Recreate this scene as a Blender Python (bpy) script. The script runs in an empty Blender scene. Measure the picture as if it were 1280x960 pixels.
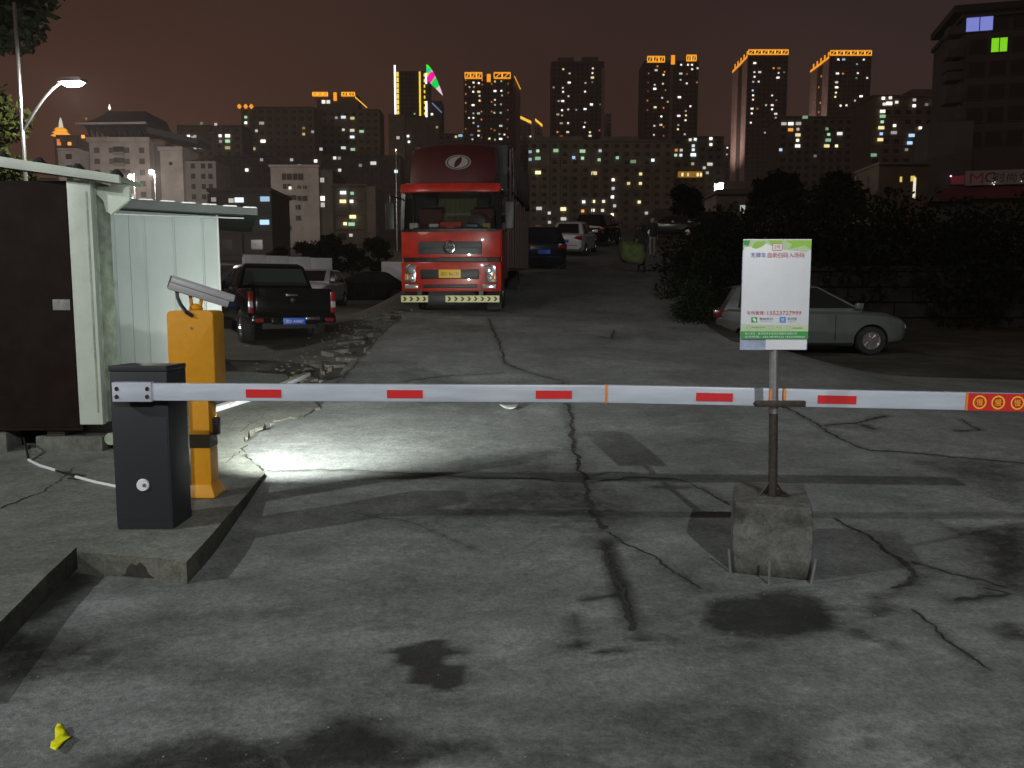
import bpy, bmesh, math, random
import numpy as np
from mathutils import Vector, Matrix

SC = bpy.context.scene
COL = SC.collection
R = math.radians
random.seed(7)
RNG = np.random.default_rng(11)

# ------------------------------------------------------------------ camera, sky, exposure
CAMH, PITCH, FPX = 1.5, R(6.0), 1000.0
cam_d = bpy.data.cameras.new('camera')
cam = bpy.data.objects.new('camera', cam_d)
COL.objects.link(cam)
cam.location = (0, 0, CAMH)
cam.rotation_euler = (R(90) - PITCH, 0, 0)
cam_d.sensor_width = 36.0
cam_d.lens = 36.0 * FPX / 1280.0
cam_d.clip_start, cam_d.clip_end = 0.05, 6000
SC.camera = cam

world = bpy.data.worlds.new('World')
SC.world = world
world.use_nodes = True
wn, wl = world.node_tree.nodes, world.node_tree.links
wn.clear()
SUN_EL, SUN_AZ = R(24), R(-148)        # a faint glow from behind the camera, on its left
sky = wn.new('ShaderNodeTexSky')
sky.sky_type = 'NISHITA'
sky.sun_disc = False
sky.sun_elevation = R(-8)
sky.sun_rotation = SUN_AZ
bg1 = wn.new('ShaderNodeBackground')
bg1.inputs['Strength'].default_value = 0.05
wl.new(sky.outputs[0], bg1.inputs['Color'])
# the town's light in the night haze: reddish brown low down, darker overhead
tc = wn.new('ShaderNodeTexCoord')
sep = wn.new('ShaderNodeSeparateXYZ')
wl.new(tc.outputs['Generated'], sep.inputs[0])
ramp = wn.new('ShaderNodeValToRGB')
ramp.color_ramp.elements[0].position = 0.0
ramp.color_ramp.elements[0].color = (0.074, 0.029, 0.016, 1)
ramp.color_ramp.elements[1].position = 1.0
ramp.color_ramp.elements[1].color = (0.012, 0.009, 0.009, 1)
e = ramp.color_ramp.elements.new(0.38)
e.color = (0.028, 0.0155, 0.0128, 1)
wl.new(sep.outputs['Z'], ramp.inputs[0])
ramp2 = wn.new('ShaderNodeValToRGB')       # greyer to the east, redder to the west
ramp2.color_ramp.elements[0].position = 0.25
ramp2.color_ramp.elements[0].color = (1.12, 0.98, 0.86, 1)
ramp2.color_ramp.elements[1].position = 0.8
ramp2.color_ramp.elements[1].color = (0.62, 0.86, 1.25, 1)
mr = wn.new('ShaderNodeMapRange')
mr.inputs['From Min'].default_value = -1
mr.inputs['From Max'].default_value = 1
wl.new(sep.outputs['X'], mr.inputs['Value'])
wl.new(mr.outputs[0], ramp2.inputs[0])
nz = wn.new('ShaderNodeTexNoise')
nz.inputs['Scale'].default_value = 2.2
nz.inputs['Detail'].default_value = 3
wl.new(tc.outputs['Generated'], nz.inputs['Vector'])
mr2 = wn.new('ShaderNodeMapRange')
mr2.inputs['From Min'].default_value = 0.3
mr2.inputs['From Max'].default_value = 0.7
mr2.inputs['To Min'].default_value = .98
mr2.inputs['To Max'].default_value = 1.36
wl.new(nz.outputs['Fac'], mr2.inputs['Value'])
mul = wn.new('ShaderNodeMix'); mul.data_type = 'RGBA'; mul.blend_type = 'MULTIPLY'
mul.inputs['Factor'].default_value = 1
wl.new(ramp.outputs[0], mul.inputs['A']); wl.new(ramp2.outputs[0], mul.inputs['B'])
bg2 = wn.new('ShaderNodeBackground')
wl.new(mul.outputs['Result'], bg2.inputs['Color'])
wl.new(mr2.outputs[0], bg2.inputs['Strength'])
addw = wn.new('ShaderNodeAddShader')
wl.new(bg1.outputs[0], addw.inputs[0]); wl.new(bg2.outputs[0], addw.inputs[1])
wo = wn.new('ShaderNodeOutputWorld')
wl.new(addw.outputs[0], wo.inputs[0])

sun_d = bpy.data.lights.new('sun', 'SUN')
sun_d.energy, sun_d.angle, sun_d.color = 0.18, R(12), (1.0, 0.86, 0.76)
sun = bpy.data.objects.new('sun', sun_d)
COL.objects.link(sun)
sun.rotation_euler = (R(90) - SUN_EL, 0, R(-32))

SC.view_settings.view_transform = 'Standard'
SC.view_settings.look = 'None'
SC.view_settings.exposure = 0.0
SC.view_settings.gamma = 1.0
SC.view_settings.use_curve_mapping = False
SC.render.engine = 'CYCLES'
SC.cycles.use_denoising = True
SC.cycles.max_bounces = 5
SC.cycles.diffuse_bounces = 3
SC.cycles.glossy_bounces = 3
SC.cycles.transmission_bounces = 5
SC.cycles.transparent_max_bounces = 8
SC.cycles.caustics_reflective = False
SC.cycles.caustics_refractive = False
SC.cycles.sample_clamp_indirect = 4.0
SC.cycles.volume_bounces = 0

# ------------------------------------------------------------------ helpers
CP, SP = math.cos(PITCH), math.sin(PITCH)
def ray(px, py):
    a, b = (px - 640) / FPX, (480 - py) / FPX
    return Vector((a, CP + b * SP, -SP + b * CP))
def at(px, py, Y):
    """the point seen at this pixel of the photograph, Y metres ahead"""
    d = ray(px, py)
    return Vector((0, 0, CAMH)) + d * (Y / d.y)
def onz(px, py, z):
    d = ray(px, py)
    return Vector((0, 0, CAMH)) + d * ((z - CAMH) / d.z)

def interp(tab, y):
    xs = [t[0] for t in tab]; zs = [t[1] for t in tab]
    return np.interp(y, xs, zs)
def sstep(a, b, x):
    t = np.clip((x - a) / (b - a), 0, 1)
    return t * t * (3 - 2 * t)
ROADT = [(-60, -.6), (-20, -.1), (3, 0), (4.6, 0), (5.6, .06), (7, .15), (10, .36), (12, .52), (15, .79), (18.4, 1.13), (25, 1.98), (38, 3.6), (60, 6.2), (100, 9), (200, 16), (300, 25), (370, 40), (450, 68), (600, 74), (1500, 74), (4000, 60)]
LEFTT = [(-60, -.6), (-20, -.1), (3, 0), (4.6, 0), (5.6, .06), (7, .15), (10, .36), (12, .47), (15, .46), (18.4, .76), (22, 1.0), (30, 1.2), (40, 1.35), (60, 2.6), (100, 6), (200, 14), (300, 27), (370, 44), (450, 70), (600, 76), (1500, 76), (4000, 60)]
RIGHTT = [(-60, -.6), (-20, -.1), (3, 0), (4.6, 0), (5.6, .05), (7, .1), (10, .17), (14, .22), (18.4, .27), (25, .45), (29, .7), (31, 3.2), (40, 4.4), (70, 7), (100, 10.5), (150, 18), (300, 30), (370, 42), (450, 68), (600, 74), (1500, 74), (4000, 60)]
_ys = np.concatenate([np.arange(-60, 64, .25), np.arange(64, 4001, 4.0)])
def _smooth(tab):
    z = interp(tab, _ys)
    zz = z.copy()
    for _ in range(6):
        zz[1:-1] = .25 * zz[:-2] + .5 * zz[1:-1] + .25 * zz[2:]
    return zz
_RT, _LT, _RR = _smooth(ROADT), _smooth(LEFTT), _smooth(RIGHTT)
_perm = RNG.random((64, 64))
def vnoise(x, y):
    """smooth value noise, 0..1, numpy arrays or floats"""
    x = np.asarray(x, float); y = np.asarray(y, float)
    xi = np.floor(x).astype(int); yi = np.floor(y).astype(int)
    fx = x - xi; fy = y - yi
    fx = fx * fx * (3 - 2 * fx); fy = fy * fy * (3 - 2 * fy)
    g = lambda i, j: _perm[np.mod(i, 64), np.mod(j, 64)]
    return (g(xi, yi) * (1 - fx) + g(xi + 1, yi) * fx) * (1 - fy) + (g(xi, yi + 1) * (1 - fx) + g(xi + 1, yi + 1) * fx) * fy
def fbm(x, y, o=4):
    s, a, t = 0, .5, 0
    for k in range(o):
        s = s + a * vnoise(x * 2 ** k + 17.3 * k, y * 2 ** k + 5.1 * k); t += a; a *= .5
    return s / t
def right_edge(Y):
    return np.interp(Y, [-60, 12, 14, 18.4, 28, 40, 70], [60, 9, 3.9, 4.1, 5.9, 7.5, 11])
def G(X, Y):
    """terrain height"""
    X = np.asarray(X, float); Y = np.asarray(Y, float)
    rt, lt, rr = np.interp(Y, _ys, _RT), np.interp(Y, _ys, _LT), np.interp(Y, _ys, _RR)
    wl_ = sstep(-2.6, -4.2, X) if False else 1 - sstep(-5.0, -2.7, X)
    re = np.interp(Y, [-60, 12, 18.4, 28, 40, 70, 400], [4, 4, 4.0, 5.9, 7.5, 11, 60])
    wr = sstep(0, 1, (X - re) / 2.4)
    z = rt * (1 - wl_ - wr) + lt * wl_ + rr * wr
    z = z + (fbm(X * .9, Y * .9, 3) - .5) * .035 * sstep(0, 2, np.abs(Y - 2) + 1.2) + (fbm(X * .05 + 9, Y * .05, 3) - .5) * np.clip((Y - 60) / 40, 0, 6)
    return z
def ZR(X, Y):
    """concrete surface height"""
    return G(X, Y) + .05
ROADOFF = .05
def hit(px, py, f=None, y0=2.0, y1=400):
    """where the pixel's ray meets the concrete"""
    f = f or ZR
    d = ray(px, py)
    t0, y = None, y0
    o = Vector((0, 0, CAMH))
    prev = None
    Y = np.geomspace(y0, y1, 4000)
    P = np.stack([d.x / d.y * Y, Y, CAMH + d.z / d.y * Y])
    below = P[2] < f(P[0], P[1])
    i = int(np.argmax(below)) if below.any() else len(Y) - 1
    return Vector((float(P[0, i]), float(P[1, i]), float(f(P[0, i], P[1, i]))))

def link(o, parent=None):
    COL.objects.link(o)
    if parent is not None:
        o.parent = parent
    return o
def tag(o, label=None, cat=None, group=None, kind=None):
    if label: o['label'] = label
    if cat: o['category'] = cat
    if group: o['group'] = group
    if kind: o['kind'] = kind
    return o
def thing(name, label, cat, loc=(0, 0, 0), rz=0, group=None):
    o = bpy.data.objects.new(name, None)
    o.empty_display_size = .1
    link(o)
    o.location = loc
    o.rotation_euler = (0, 0, rz)
    return tag(o, label, cat, group)
def copy_tree(o, parent=None):
    c = o.copy()
    link(c, parent)
    for ch in list(o.children):
        copy_tree(ch, c)
    return c

class MB:
    def __init__(s):
        s.v, s.f = [], []
    def add(s, vs, fs):
        n = len(s.v)
        s.v += [tuple(v) for v in vs]
        s.f += [tuple(i + n for i in f) for f in fs]
        return s
    def box(s, x0, x1, y0, y1, z0, z1, m=None):
        vs = [Vector(p) for p in ((x0, y0, z0), (x1, y0, z0), (x1, y1, z0), (x0, y1, z0), (x0, y0, z1), (x1, y0, z1), (x1, y1, z1), (x0, y1, z1))]
        if m: vs = [m @ v for v in vs]
        return s.add(vs, [(0, 3, 2, 1), (4, 5, 6, 7), (0, 1, 5, 4), (1, 2, 6, 5), (2, 3, 7, 6), (3, 0, 4, 7)])
    def cbox(s, c, d, m=None):
        return s.box(c[0] - d[0] / 2, c[0] + d[0] / 2, c[1] - d[1] / 2, c[1] + d[1] / 2, c[2] - d[2] / 2, c[2] + d[2] / 2, m)
    def prism(s, poly, axis, a, b, m=None):
        """poly of 2D points, extruded along axis from a to b; x: (y,z), y: (x,z), z: (x,y)"""
        def p3(p, t):
            v = {'x': (t, p[0], p[1]), 'y': (p[0], t, p[1]), 'z': (p[0], p[1], t)}[axis]
            return m @ Vector(v) if m else v
        n = len(poly)
        vs = [p3(p, a) for p in poly] + [p3(p, b) for p in poly]
        fs = [tuple(range(n))[::-1], tuple(range(n, 2 * n))] + [(i, (i + 1) % n, n + (i + 1) % n, n + i) for i in range(n)]
        return s.add(vs, fs)
    def loft(s, rings, cap=True, close=True):
        n = len(rings[0]); base = len(s.v)
        vs = [p for r in rings for p in r]
        fs = []
        for i in range(len(rings) - 1):
            for j in range(n if close else n - 1):
                k = (j + 1) % n
                fs.append((i * n + j, i * n + k, (i + 1) * n + k, (i + 1) * n + j))
        if cap:
            fs.append(tuple(range(n))[::-1]); fs.append(tuple((len(rings) - 1) * n + j for j in range(n)))
        return s.add(vs, fs)
    def tube(s, pts, r, seg=8, cap=True):
        pts = [Vector(p) for p in pts]
        rs = r if isinstance(r, (list, tuple)) else [r] * len(pts)
        rings = []
        up = None
        for i, p in enumerate(pts):
            t = (pts[min(i + 1, len(pts) - 1)] - pts[max(i - 1, 0)]).normalized()
            if up is None:
                up = Vector((0, 0, 1)) if abs(t.z) < .9 else Vector((1, 0, 0))
            a = t.cross(up).normalized(); b = a.cross(t).normalized(); up = b
            rings.append([p + (a * math.cos(2 * math.pi * k / seg) + b * math.sin(2 * math.pi * k / seg)) * rs[i] for k in range(seg)])
        return s.loft(rings, cap)
    def lathe(s, prof, c=(0, 0, 0), axis='z', seg=16, cap=True):
        rings = []
        for r, h in prof:
            ring = []
            for k in range(seg):
                a = 2 * math.pi * k / seg
                u, w = r * math.cos(a), r * math.sin(a)
                v = {'z': (u, w, h), 'y': (u, h, w), 'x': (h, u, w)}[axis]
                ring.append((c[0] + v[0], c[1] + v[1], c[2] + v[2]))
            rings.append(ring)
        return s.loft(rings, cap)
    def mesh(s, name, bevel=0, seg=2, smooth=None, ang=35):
        me = bpy.data.meshes.new(name)
        bm = bmesh.new()
        vs = [bm.verts.new(v) for v in s.v]
        for f in s.f:
            try: bm.faces.new([vs[i] for i in f])
            except ValueError: pass
        bmesh.ops.recalc_face_normals(bm, faces=bm.faces)
        if bevel:
            es = [e for e in bm.edges if len(e.link_faces) == 2 and e.calc_face_angle(0) > R(30)]
            bmesh.ops.bevel(bm, geom=es, offset=bevel, segments=seg, profile=.6, affect='EDGES', clamp_overlap=True)
        bm.to_mesh(me); bm.free()
        if smooth or bevel:
            me.polygons.foreach_set('use_smooth', [True] * len(me.polygons))
            me.set_sharp_from_angle(angle=R(ang if smooth else 40))
        return me
    def build(s, name, mat, parent=None, bevel=0, seg=2, smooth=None, ang=35):
        me = s.mesh(name, bevel, seg, smooth, ang)
        me.materials.append(mat)
        return link(bpy.data.objects.new(name, me), parent)
def one(name, mesh, mat, parent=None, loc=(0, 0, 0), rz=0):
    if mat and not mesh.materials: mesh.materials.append(mat)
    o = bpy.data.objects.new(name, mesh)
    link(o, parent); o.location = loc; o.rotation_euler = (0, 0, rz)
    return o

# ------------------------------------------------------------------ materials
MATS = {}
def mat(name, col, rough=.6, metal=0, emit=None, es=0, spec=.5, noise=0, nscale=8, bump=0, bscale=40, coat=0, alpha=1, trans=0, stretch=None):
    if name in MATS: return MATS[name]
    m = bpy.data.materials.new(name)
    m.use_nodes = True
    n, l = m.node_tree.nodes, m.node_tree.links
    b = n['Principled BSDF']
    b.inputs['Base Color'].default_value = (*col, 1)
    b.inputs['Roughness'].default_value = rough
    b.inputs['Metallic'].default_value = metal
    b.inputs['Specular IOR Level'].default_value = spec
    if coat: b.inputs['Coat Weight'].default_value = coat; b.inputs['Coat Roughness'].default_value = .06
    if trans: b.inputs['Transmission Weight'].default_value = trans
    if alpha < 1: b.inputs['Alpha'].default_value = alpha
    if emit:
        b.inputs['Emission Color'].default_value = (*emit, 1)
        b.inputs['Emission Strength'].default_value = es
        m.cycles.emission_sampling = 'NONE'
    if noise or bump:
        t = n.new('ShaderNodeTexCoord')
        src = t.outputs['Object']
        if stretch:
            mp = n.new('ShaderNodeMapping'); mp.inputs['Scale'].default_value = stretch
            l.new(src, mp.inputs[0]); src = mp.outputs[0]
    if noise:
        x = n.new('ShaderNodeTexNoise'); x.inputs['Scale'].default_value = nscale; x.inputs['Detail'].default_value = 6
        x.inputs['Roughness'].default_value = .65
        l.new(src, x.inputs['Vector'])
        r = n.new('ShaderNodeMapRange')
        r.inputs['From Min'].default_value = .3; r.inputs['From Max'].default_value = .7
        r.inputs['To Min'].default_value = 1 - noise; r.inputs['To Max'].default_value = 1 + noise
        l.new(x.outputs['Fac'], r.inputs['Value'])
        v = n.new('ShaderNodeVectorMath'); v.operation = 'SCALE'
        v.inputs[0].default_value = col
        l.new(r.outputs[0], v.inputs['Scale'])
        l.new(v.outputs[0], b.inputs['Base Color'])
    if bump:
        x2 = n.new('ShaderNodeTexNoise'); x2.inputs['Scale'].default_value = bscale; x2.inputs['Detail'].default_value = 8
        l.new(src, x2.inputs['Vector'])
        bp = n.new('ShaderNodeBump'); bp.inputs['Strength'].default_value = bump; bp.inputs['Distance'].default_value = .01
        l.new(x2.outputs['Fac'], bp.inputs['Height']); l.new(bp.outputs[0], b.inputs['Normal'])
    MATS[name] = m
    return m

def concrete(name, base, stain=(.035, .033, .029), mottle=.35, tint=(1, 1, 1)):
    """mottled worn concrete; the vertex attribute 'stain' carries damp and oil marks"""
    m = bpy.data.materials.new(name); m.use_nodes = True
    n, l = m.node_tree.nodes, m.node_tree.links
    b = n['Principled BSDF']
    t = n.new('ShaderNodeTexCoord')
    def noise(scale, detail=6, rough=.6, stretch=None, dist=0):
        x = n.new('ShaderNodeTexNoise'); x.inputs['Scale'].default_value = scale
        x.inputs['Detail'].default_value = detail; x.inputs['Roughness'].default_value = rough; x.inputs['Distortion'].default_value = dist
        if stretch:
            mp = n.new('ShaderNodeMapping'); mp.inputs['Scale'].default_value = stretch; mp.inputs['Rotation'].default_value = (0, 0, R(-14))
            l.new(t.outputs['Object'], mp.inputs[0]); l.new(mp.outputs[0], x.inputs['Vector'])
        else:
            l.new(t.outputs['Object'], x.inputs['Vector'])
        return x.outputs['Fac']
    def mrange(v, a, b_, c, d):
        r = n.new('ShaderNodeMapRange'); r.inputs['From Min'].default_value = a; r.inputs['From Max'].default_value = b_
        r.inputs['To Min'].default_value = c; r.inputs['To Max'].default_value = d
        l.new(v, r.inputs['Value']); return r.outputs[0]
    def math_(op, a, b_):
        r = n.new('ShaderNodeMath'); r.operation = op
        for i, q in enumerate((a, b_)):
            if isinstance(q, (int, float)): r.inputs[i].default_value = q
            else: l.new(q, r.inputs[i])
        return r.outputs[0]
    big = mrange(noise(.9, 5, .6, None, .4), .3, .7, 1 - mottle, 1 + mottle)
    mid = mrange(noise(5.5, 8, .74, (.85, 1.15, 1), .9), .32, .68, 1 - mottle * .75, 1 + mottle * .75)
    fine = math_('MULTIPLY', mrange(noise(48, 6, .8), .32, .68, .62, 1.38), mrange(noise(17, 7, .8), .34, .66, .78, 1.22))
    grit = mrange(noise(210, 2, .5), .6, .72, 1.0, .55)
    tn = n.new('ShaderNodeAttribute'); tn.attribute_name = 'tone'
    val = math_('MULTIPLY', math_('MULTIPLY', math_('MULTIPLY', big, mid), math_('MULTIPLY', fine, grit)), math_('ADD', tn.outputs['Fac'], 1.0))
    col = n.new('ShaderNodeVectorMath'); col.operation = 'SCALE'
    col.inputs[0].default_value = base
    l.new(val, col.inputs['Scale'])
    at_ = n.new('ShaderNodeAttribute'); at_.attribute_name = 'stain'
    dn = mrange(noise(9, 8, .7, None, .8), .3, .7, -.32, .32)
    sm = mrange(math_('ADD', at_.outputs['Fac'], math_('MULTIPLY', dn, mrange(at_.outputs['Fac'], 0, .35, 0, 1))), .08, 1.0, 0, 1)
    mx = n.new('ShaderNodeMix'); mx.data_type = 'RGBA'
    l.new(math_('MULTIPLY', sm, .93), mx.inputs['Factor']); l.new(col.outputs[0], mx.inputs['A'])
    dk = n.new('ShaderNodeVectorMath'); dk.operation = 'MULTIPLY_ADD'
    l.new(col.outputs[0], dk.inputs[0]); dk.inputs[1].default_value = (.12, .115, .105); dk.inputs[2].default_value = tuple(c * .25 for c in stain)
    l.new(dk.outputs[0], mx.inputs['B'])
    l.new(mx.outputs['Result'], b.inputs['Base Color'])
    l.new(mrange(sm, 0, 1, .86, .62), b.inputs['Roughness'])
    b.inputs['Specular IOR Level'].default_value = .3
    h = math_('ADD', math_('MULTIPLY', noise(14, 8, .7), .6), math_('MULTIPLY', noise(110, 4, .7), .35))
    bp = n.new('ShaderNodeBump'); bp.inputs['Strength'].default_value = .6; bp.inputs['Distance'].default_value = .016
    l.new(h, bp.inputs['Height']); l.new(bp.outputs[0], b.inputs['Normal'])
    MATS[name] = m
    return m

M_ROAD = concrete('concrete_road', (.166, .176, .176), stain=(.019, .018, .016), mottle=.26)
M_PAVE = concrete('concrete_pavement', (.16, .168, .152), mottle=.34)
M_BLOCK = concrete('concrete_block', (.125, .125, .12), stain=(.032, .032, .014), mottle=.55)
M_DIRT = concrete('dirt', (.085, .08, .066), mottle=.5)
M_CRACK = mat('crack_dirt', (.022, .021, .018), .95, noise=.5, nscale=30)
def cells(name, c0, c1, dark=.35):
    return mat(name, c0, .8, noise=dark, nscale=2.5)
M_FOLI = mat('foliage_dark', (.009, .013, .006), .8, spec=.08, noise=.5, nscale=1.2)
M_FOLI2 = mat('foliage_light', (.045, .055, .012), .7, spec=.15, noise=.5, nscale=1.2)
M_BARK = mat('bark', (.04, .034, .028), .9, noise=.4, nscale=6, bump=.5, bscale=20)
M_GALV = mat('galvanised', (.42, .43, .44), .38, .85, noise=.2, nscale=30)
M_IRON = mat('dark_iron', (.05, .042, .036), .6, .5, noise=.4, nscale=40)
M_RUBBER = mat('rubber', (.018, .018, .019), .8, noise=.2, nscale=30)
M_BLACK = mat('black_plastic', (.012, .012, .013), .45)
M_WHITE = mat('white_paint', (.72, .74, .78), .35)
M_GLASS = mat('dark_glass', (.012, .014, .016), .06, spec=.8)
M_CHROME = mat('chrome', (.6, .61, .63), .15, 1)
def emitm(name, col, s):
    return mat(name, tuple(c * .3 for c in col), .5, emit=col, es=s)

# ------------------------------------------------------------------ lettering (flat print), made while the scene is still empty
def text_mesh(body, size=1, align='CENTER'):
    cu = bpy.data.curves.new('lettering', 'FONT')
    cu.body = body; cu.size = size; cu.align_x = align; cu.align_y = 'CENTER'; cu.fill_mode = 'FRONT'
    cu.resolution_u = 2
    o = bpy.data.objects.new('lettering', cu)
    COL.objects.link(o)
    dg = bpy.context.evaluated_depsgraph_get()
    me = bpy.data.meshes.new_from_object(o.evaluated_get(dg))
    COL.objects.unlink(o); bpy.data.objects.remove(o)
    return me
def letters(name, body, h, w, mat_, parent, loc, rot, bold=False):
    """text scaled to fit h x w metres, set flat in the parent's frame"""
    me = text_mesh(body)
    vs = np.array([v.co[:] for v in me.vertices])
    lo, hi = vs.min(0), vs.max(0)
    vs = (vs - (lo + hi) / 2) * np.array([w / max(hi[0] - lo[0], 1e-6), h / max(hi[1] - lo[1], 1e-6), 0])
    if bold:
        pass
    me.vertices.foreach_set('co', vs.ravel())
    me.materials.clear(); me.materials.append(mat_)
    o = bpy.data.objects.new(name, me)
    link(o, parent); o.location = loc; o.rotation_euler = rot
    return o
# ------------------------------------------------------------------ ground and road
def axis(dense0, dense1, step, lo, hi, grow=1.18):
    a = list(np.arange(dense0, dense1 + 1e-6, step))
    s, x = step, dense1
    while x < hi:
        s *= grow; x += s; a.append(x)
    s, x = step, dense0
    while x > lo:
        s *= grow; x -= s; a.insert(0, x)
    return np.array(a)
def grid_mesh(name, X, Y, Z, mask=None):
    ny, nx = X.shape
    co = np.stack([X, Y, Z], -1).reshape(-1, 3)
    i = np.arange(ny * nx).reshape(ny, nx)
    q = np.stack([i[:-1, :-1], i[:-1, 1:], i[1:, 1:], i[1:, :-1]], -1).reshape(-1, 4)
    if mask is not None: q = q[mask.ravel()]
    me = bpy.data.meshes.new(name)
    me.vertices.add(len(co)); me.vertices.foreach_set('co', co.ravel())
    me.loops.add(len(q) * 4); me.loops.foreach_set('vertex_index', q.ravel())
    me.polygons.add(len(q)); me.polygons.foreach_set('loop_start', np.arange(0, len(q) * 4, 4))
    me.polygons.foreach_set('use_smooth', np.ones(len(q), bool))
    me.update(); me.validate()
    return me
def setattr_(me, name, vals):
    a = me.attributes.new(name, 'FLOAT', 'POINT')
    a.data.foreach_set('value', np.ascontiguousarray(vals, np.float32).ravel())

gx, gy = axis(-9, 9, .3, -1500, 1500, 1.25), axis(3, 40, .3, -60, 3500, 1.12)
GX, GY = np.meshgrid(gx, gy)
GZ = G(GX, GY)
gm = grid_mesh('ground', GX, GY, GZ)
setattr_(gm, 'stain', np.clip((fbm(GX * .35, GY * .35) - .45) * 3, 0, .6) * (GY < 60) + (GY >= 60) * .8)
tag(one('ground', gm, M_DIRT), kind='structure')

# the concrete road: a slab sheet five centimetres above the dirt, broken along its western edge
def left_edge(Y):
    j = (vnoise(Y * 2.1, Y * 0 + 3.3) - .5) * .35 + (vnoise(Y * 7, Y * 0 + 8.1) - .5) * .16
    return np.where(Y < 6.6, -9, np.interp(Y, [6.6, 7.2, 9.5, 18, 40, 70], [-2.25, -2.3, -2.35, -2.5, -3, -4])) + np.where(Y > 6.6, j, 0)
ry = axis(2.0, 7.6, .035, -40, 75, 1.035)
ka = int(np.searchsorted(ry, 6.6))
ry = np.concatenate([ry[:ka], [6.6 - 1e-6, 6.6 + 1e-6], ry[ka:]])     # the apron ends and the road begins: two rows at one place, no face between
u = np.linspace(0, 1, 261)
RX = np.zeros((len(ry), len(u))); RY = np.repeat(ry[:, None], len(u), 1)
le = left_edge(ry); re_ = np.minimum(right_edge(ry), 14)
RX = le[:, None] + (re_ - le)[:, None] * u[None, :]
RZ = ZR(RX, RY)
# skirts: the slab's own thickness at its two long edges
RX = np.concatenate([RX[:, :1], RX, RX[:, -1:]], 1); RY = np.concatenate([RY[:, :1], RY, RY[:, -1:]], 1)
RZ = np.concatenate([RZ[:, :1] - .12, RZ, RZ[:, -1:] - .12], 1)
rmask = np.ones((RX.shape[0] - 1, RX.shape[1] - 1), bool); rmask[ka] = False

def poly_dist(P, poly):
    """signed distance of points P (n,2) to a polygon; negative inside"""
    poly = np.asarray(poly); n = len(poly)
    d = np.full(len(P), 1e9); inside = np.zeros(len(P), bool)
    for i in range(n):
        a, b = poly[i], poly[(i + 1) % n]
        e = b - a; w = P - a
        t = np.clip((w @ e) / max(e @ e, 1e-9), 0, 1)
        d = np.minimum(d, np.hypot(*(w - t[:, None] * e).T))
        c = ((a[1] <= P[:, 1]) & (b[1] > P[:, 1])) | ((b[1] <= P[:, 1]) & (a[1] > P[:, 1]))
        xx = a[0] + (P[:, 1] - a[1]) / np.where(abs(b[1] - a[1]) < 1e-9, 1e-9, b[1] - a[1]) * (b[0] - a[0])
        inside ^= c & (P[:, 0] < xx)
    return np.where(inside, -d, d)
STAINS = [  # outline in the photograph's pixels (turned into ground positions), strength, softness in metres
    ([(878, 768), (905, 746), (960, 740), (1012, 745), (1048, 765), (1035, 785), (990, 798), (930, 798), (895, 786)], 1.15, .09),
    ([(870, 800), (930, 806), (985, 806), (950, 818), (890, 815)], .45, .06),
    ([(485, 812), (508, 810), (528, 799), (560, 800), (569, 815), (558, 828), (577, 836), (587, 850), (560, 862), (538, 858), (522, 842)], 1.7, .02),
    ([(0, 790), (70, 784), (150, 800), (110, 838), (30, 868), (0, 868)], 1.0, .16),
    ([(0, 742), (40, 752), (110, 700), (130, 712), (60, 775), (0, 790)], 1.1, .06),
    ([(120, 950), (250, 918), (330, 928), (420, 898), (480, 905), (520, 934), (640, 928), (640, 940), (560, 954), (430, 972), (100, 980)], .95, .08),
    ([(440, 850), (560, 835), (700, 840), (690, 856), (560, 858), (450, 872)], .3, .12),
    ([(640, 610), (700, 588), (770, 612), (800, 648), (740, 668), (640, 652), (520, 660), (560, 632)], .68, .24),
    ([(620, 588), (680, 570), (740, 592), (700, 602)], .45, .18),
    ([(742, 678), (756, 676), (778, 712), (790, 745), (800, 800), (786, 806), (774, 760), (757, 715)], 1.2, .03),
    ([(764, 714), (786, 714), (792, 742), (774, 744)], 1.3, .02),
    ([(722, 750), (740, 742), (766, 744), (766, 748), (742, 748), (729, 756), (724, 800), (750, 812), (790, 808), (795, 814), (745, 820), (716, 808)], 1.05, .025),
    ([(690, 795), (722, 800), (720, 815), (660, 812)], .45, .04),
    ([(800, 785), (850, 790), (880, 803), (850, 808), (802, 796)], .5, .05),
    ([(1200, 660), (1290, 660), (1290, 745), (1235, 735), (1215, 700)], 1.0, .18),
    ([(1130, 572), (1290, 575), (1290, 645), (1220, 605)], .6, .2),
    ([(1090, 742), (1118, 740), (1122, 768), (1096, 776), (1085, 768)], .75, .03),
    ([(1160, 650), (1230, 662), (1230, 672), (1165, 658)], .5, .06),
    ([(1235, 776), (1262, 780), (1290, 800), (1290, 812), (1250, 795)], .9, .03),
    ([(1060, 784), (1130, 806), (1128, 812), (1056, 794)], .7, .03),
    ([(930, 940), (980, 925), (1030, 950), (980, 962), (930, 958)], .6, .04),
    ([(1065, 922), (1110, 925), (1100, 938), (1070, 936)], .7, .02),
    ([(1140, 920), (1220, 930), (1240, 955), (1150, 945)], .5, .06),
    ([(640, 935), (700, 925), (780, 955), (700, 965), (640, 958)], .5, .05),
    ([(155, 704), (160, 692), (178, 690), (192, 697), (196, 708)], 1.0, .01),
    ([(8, 876), (24, 878), (22, 888), (8, 886)], 1.0, .008),
]
P2 = np.stack([RX.ravel(), RY.ravel()], 1)
near = (P2[:, 1] > 1.5) & (P2[:, 1] < 14) & (np.abs(P2[:, 0]) < 9)
Pn = P2[near]
wob = np.stack([fbm(Pn[:, 0] * 5, Pn[:, 1] * 5) - .5, fbm(Pn[:, 0] * 5 + 31, Pn[:, 1] * 5 + 7) - .5], 1)
st = np.zeros(len(Pn))
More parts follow.
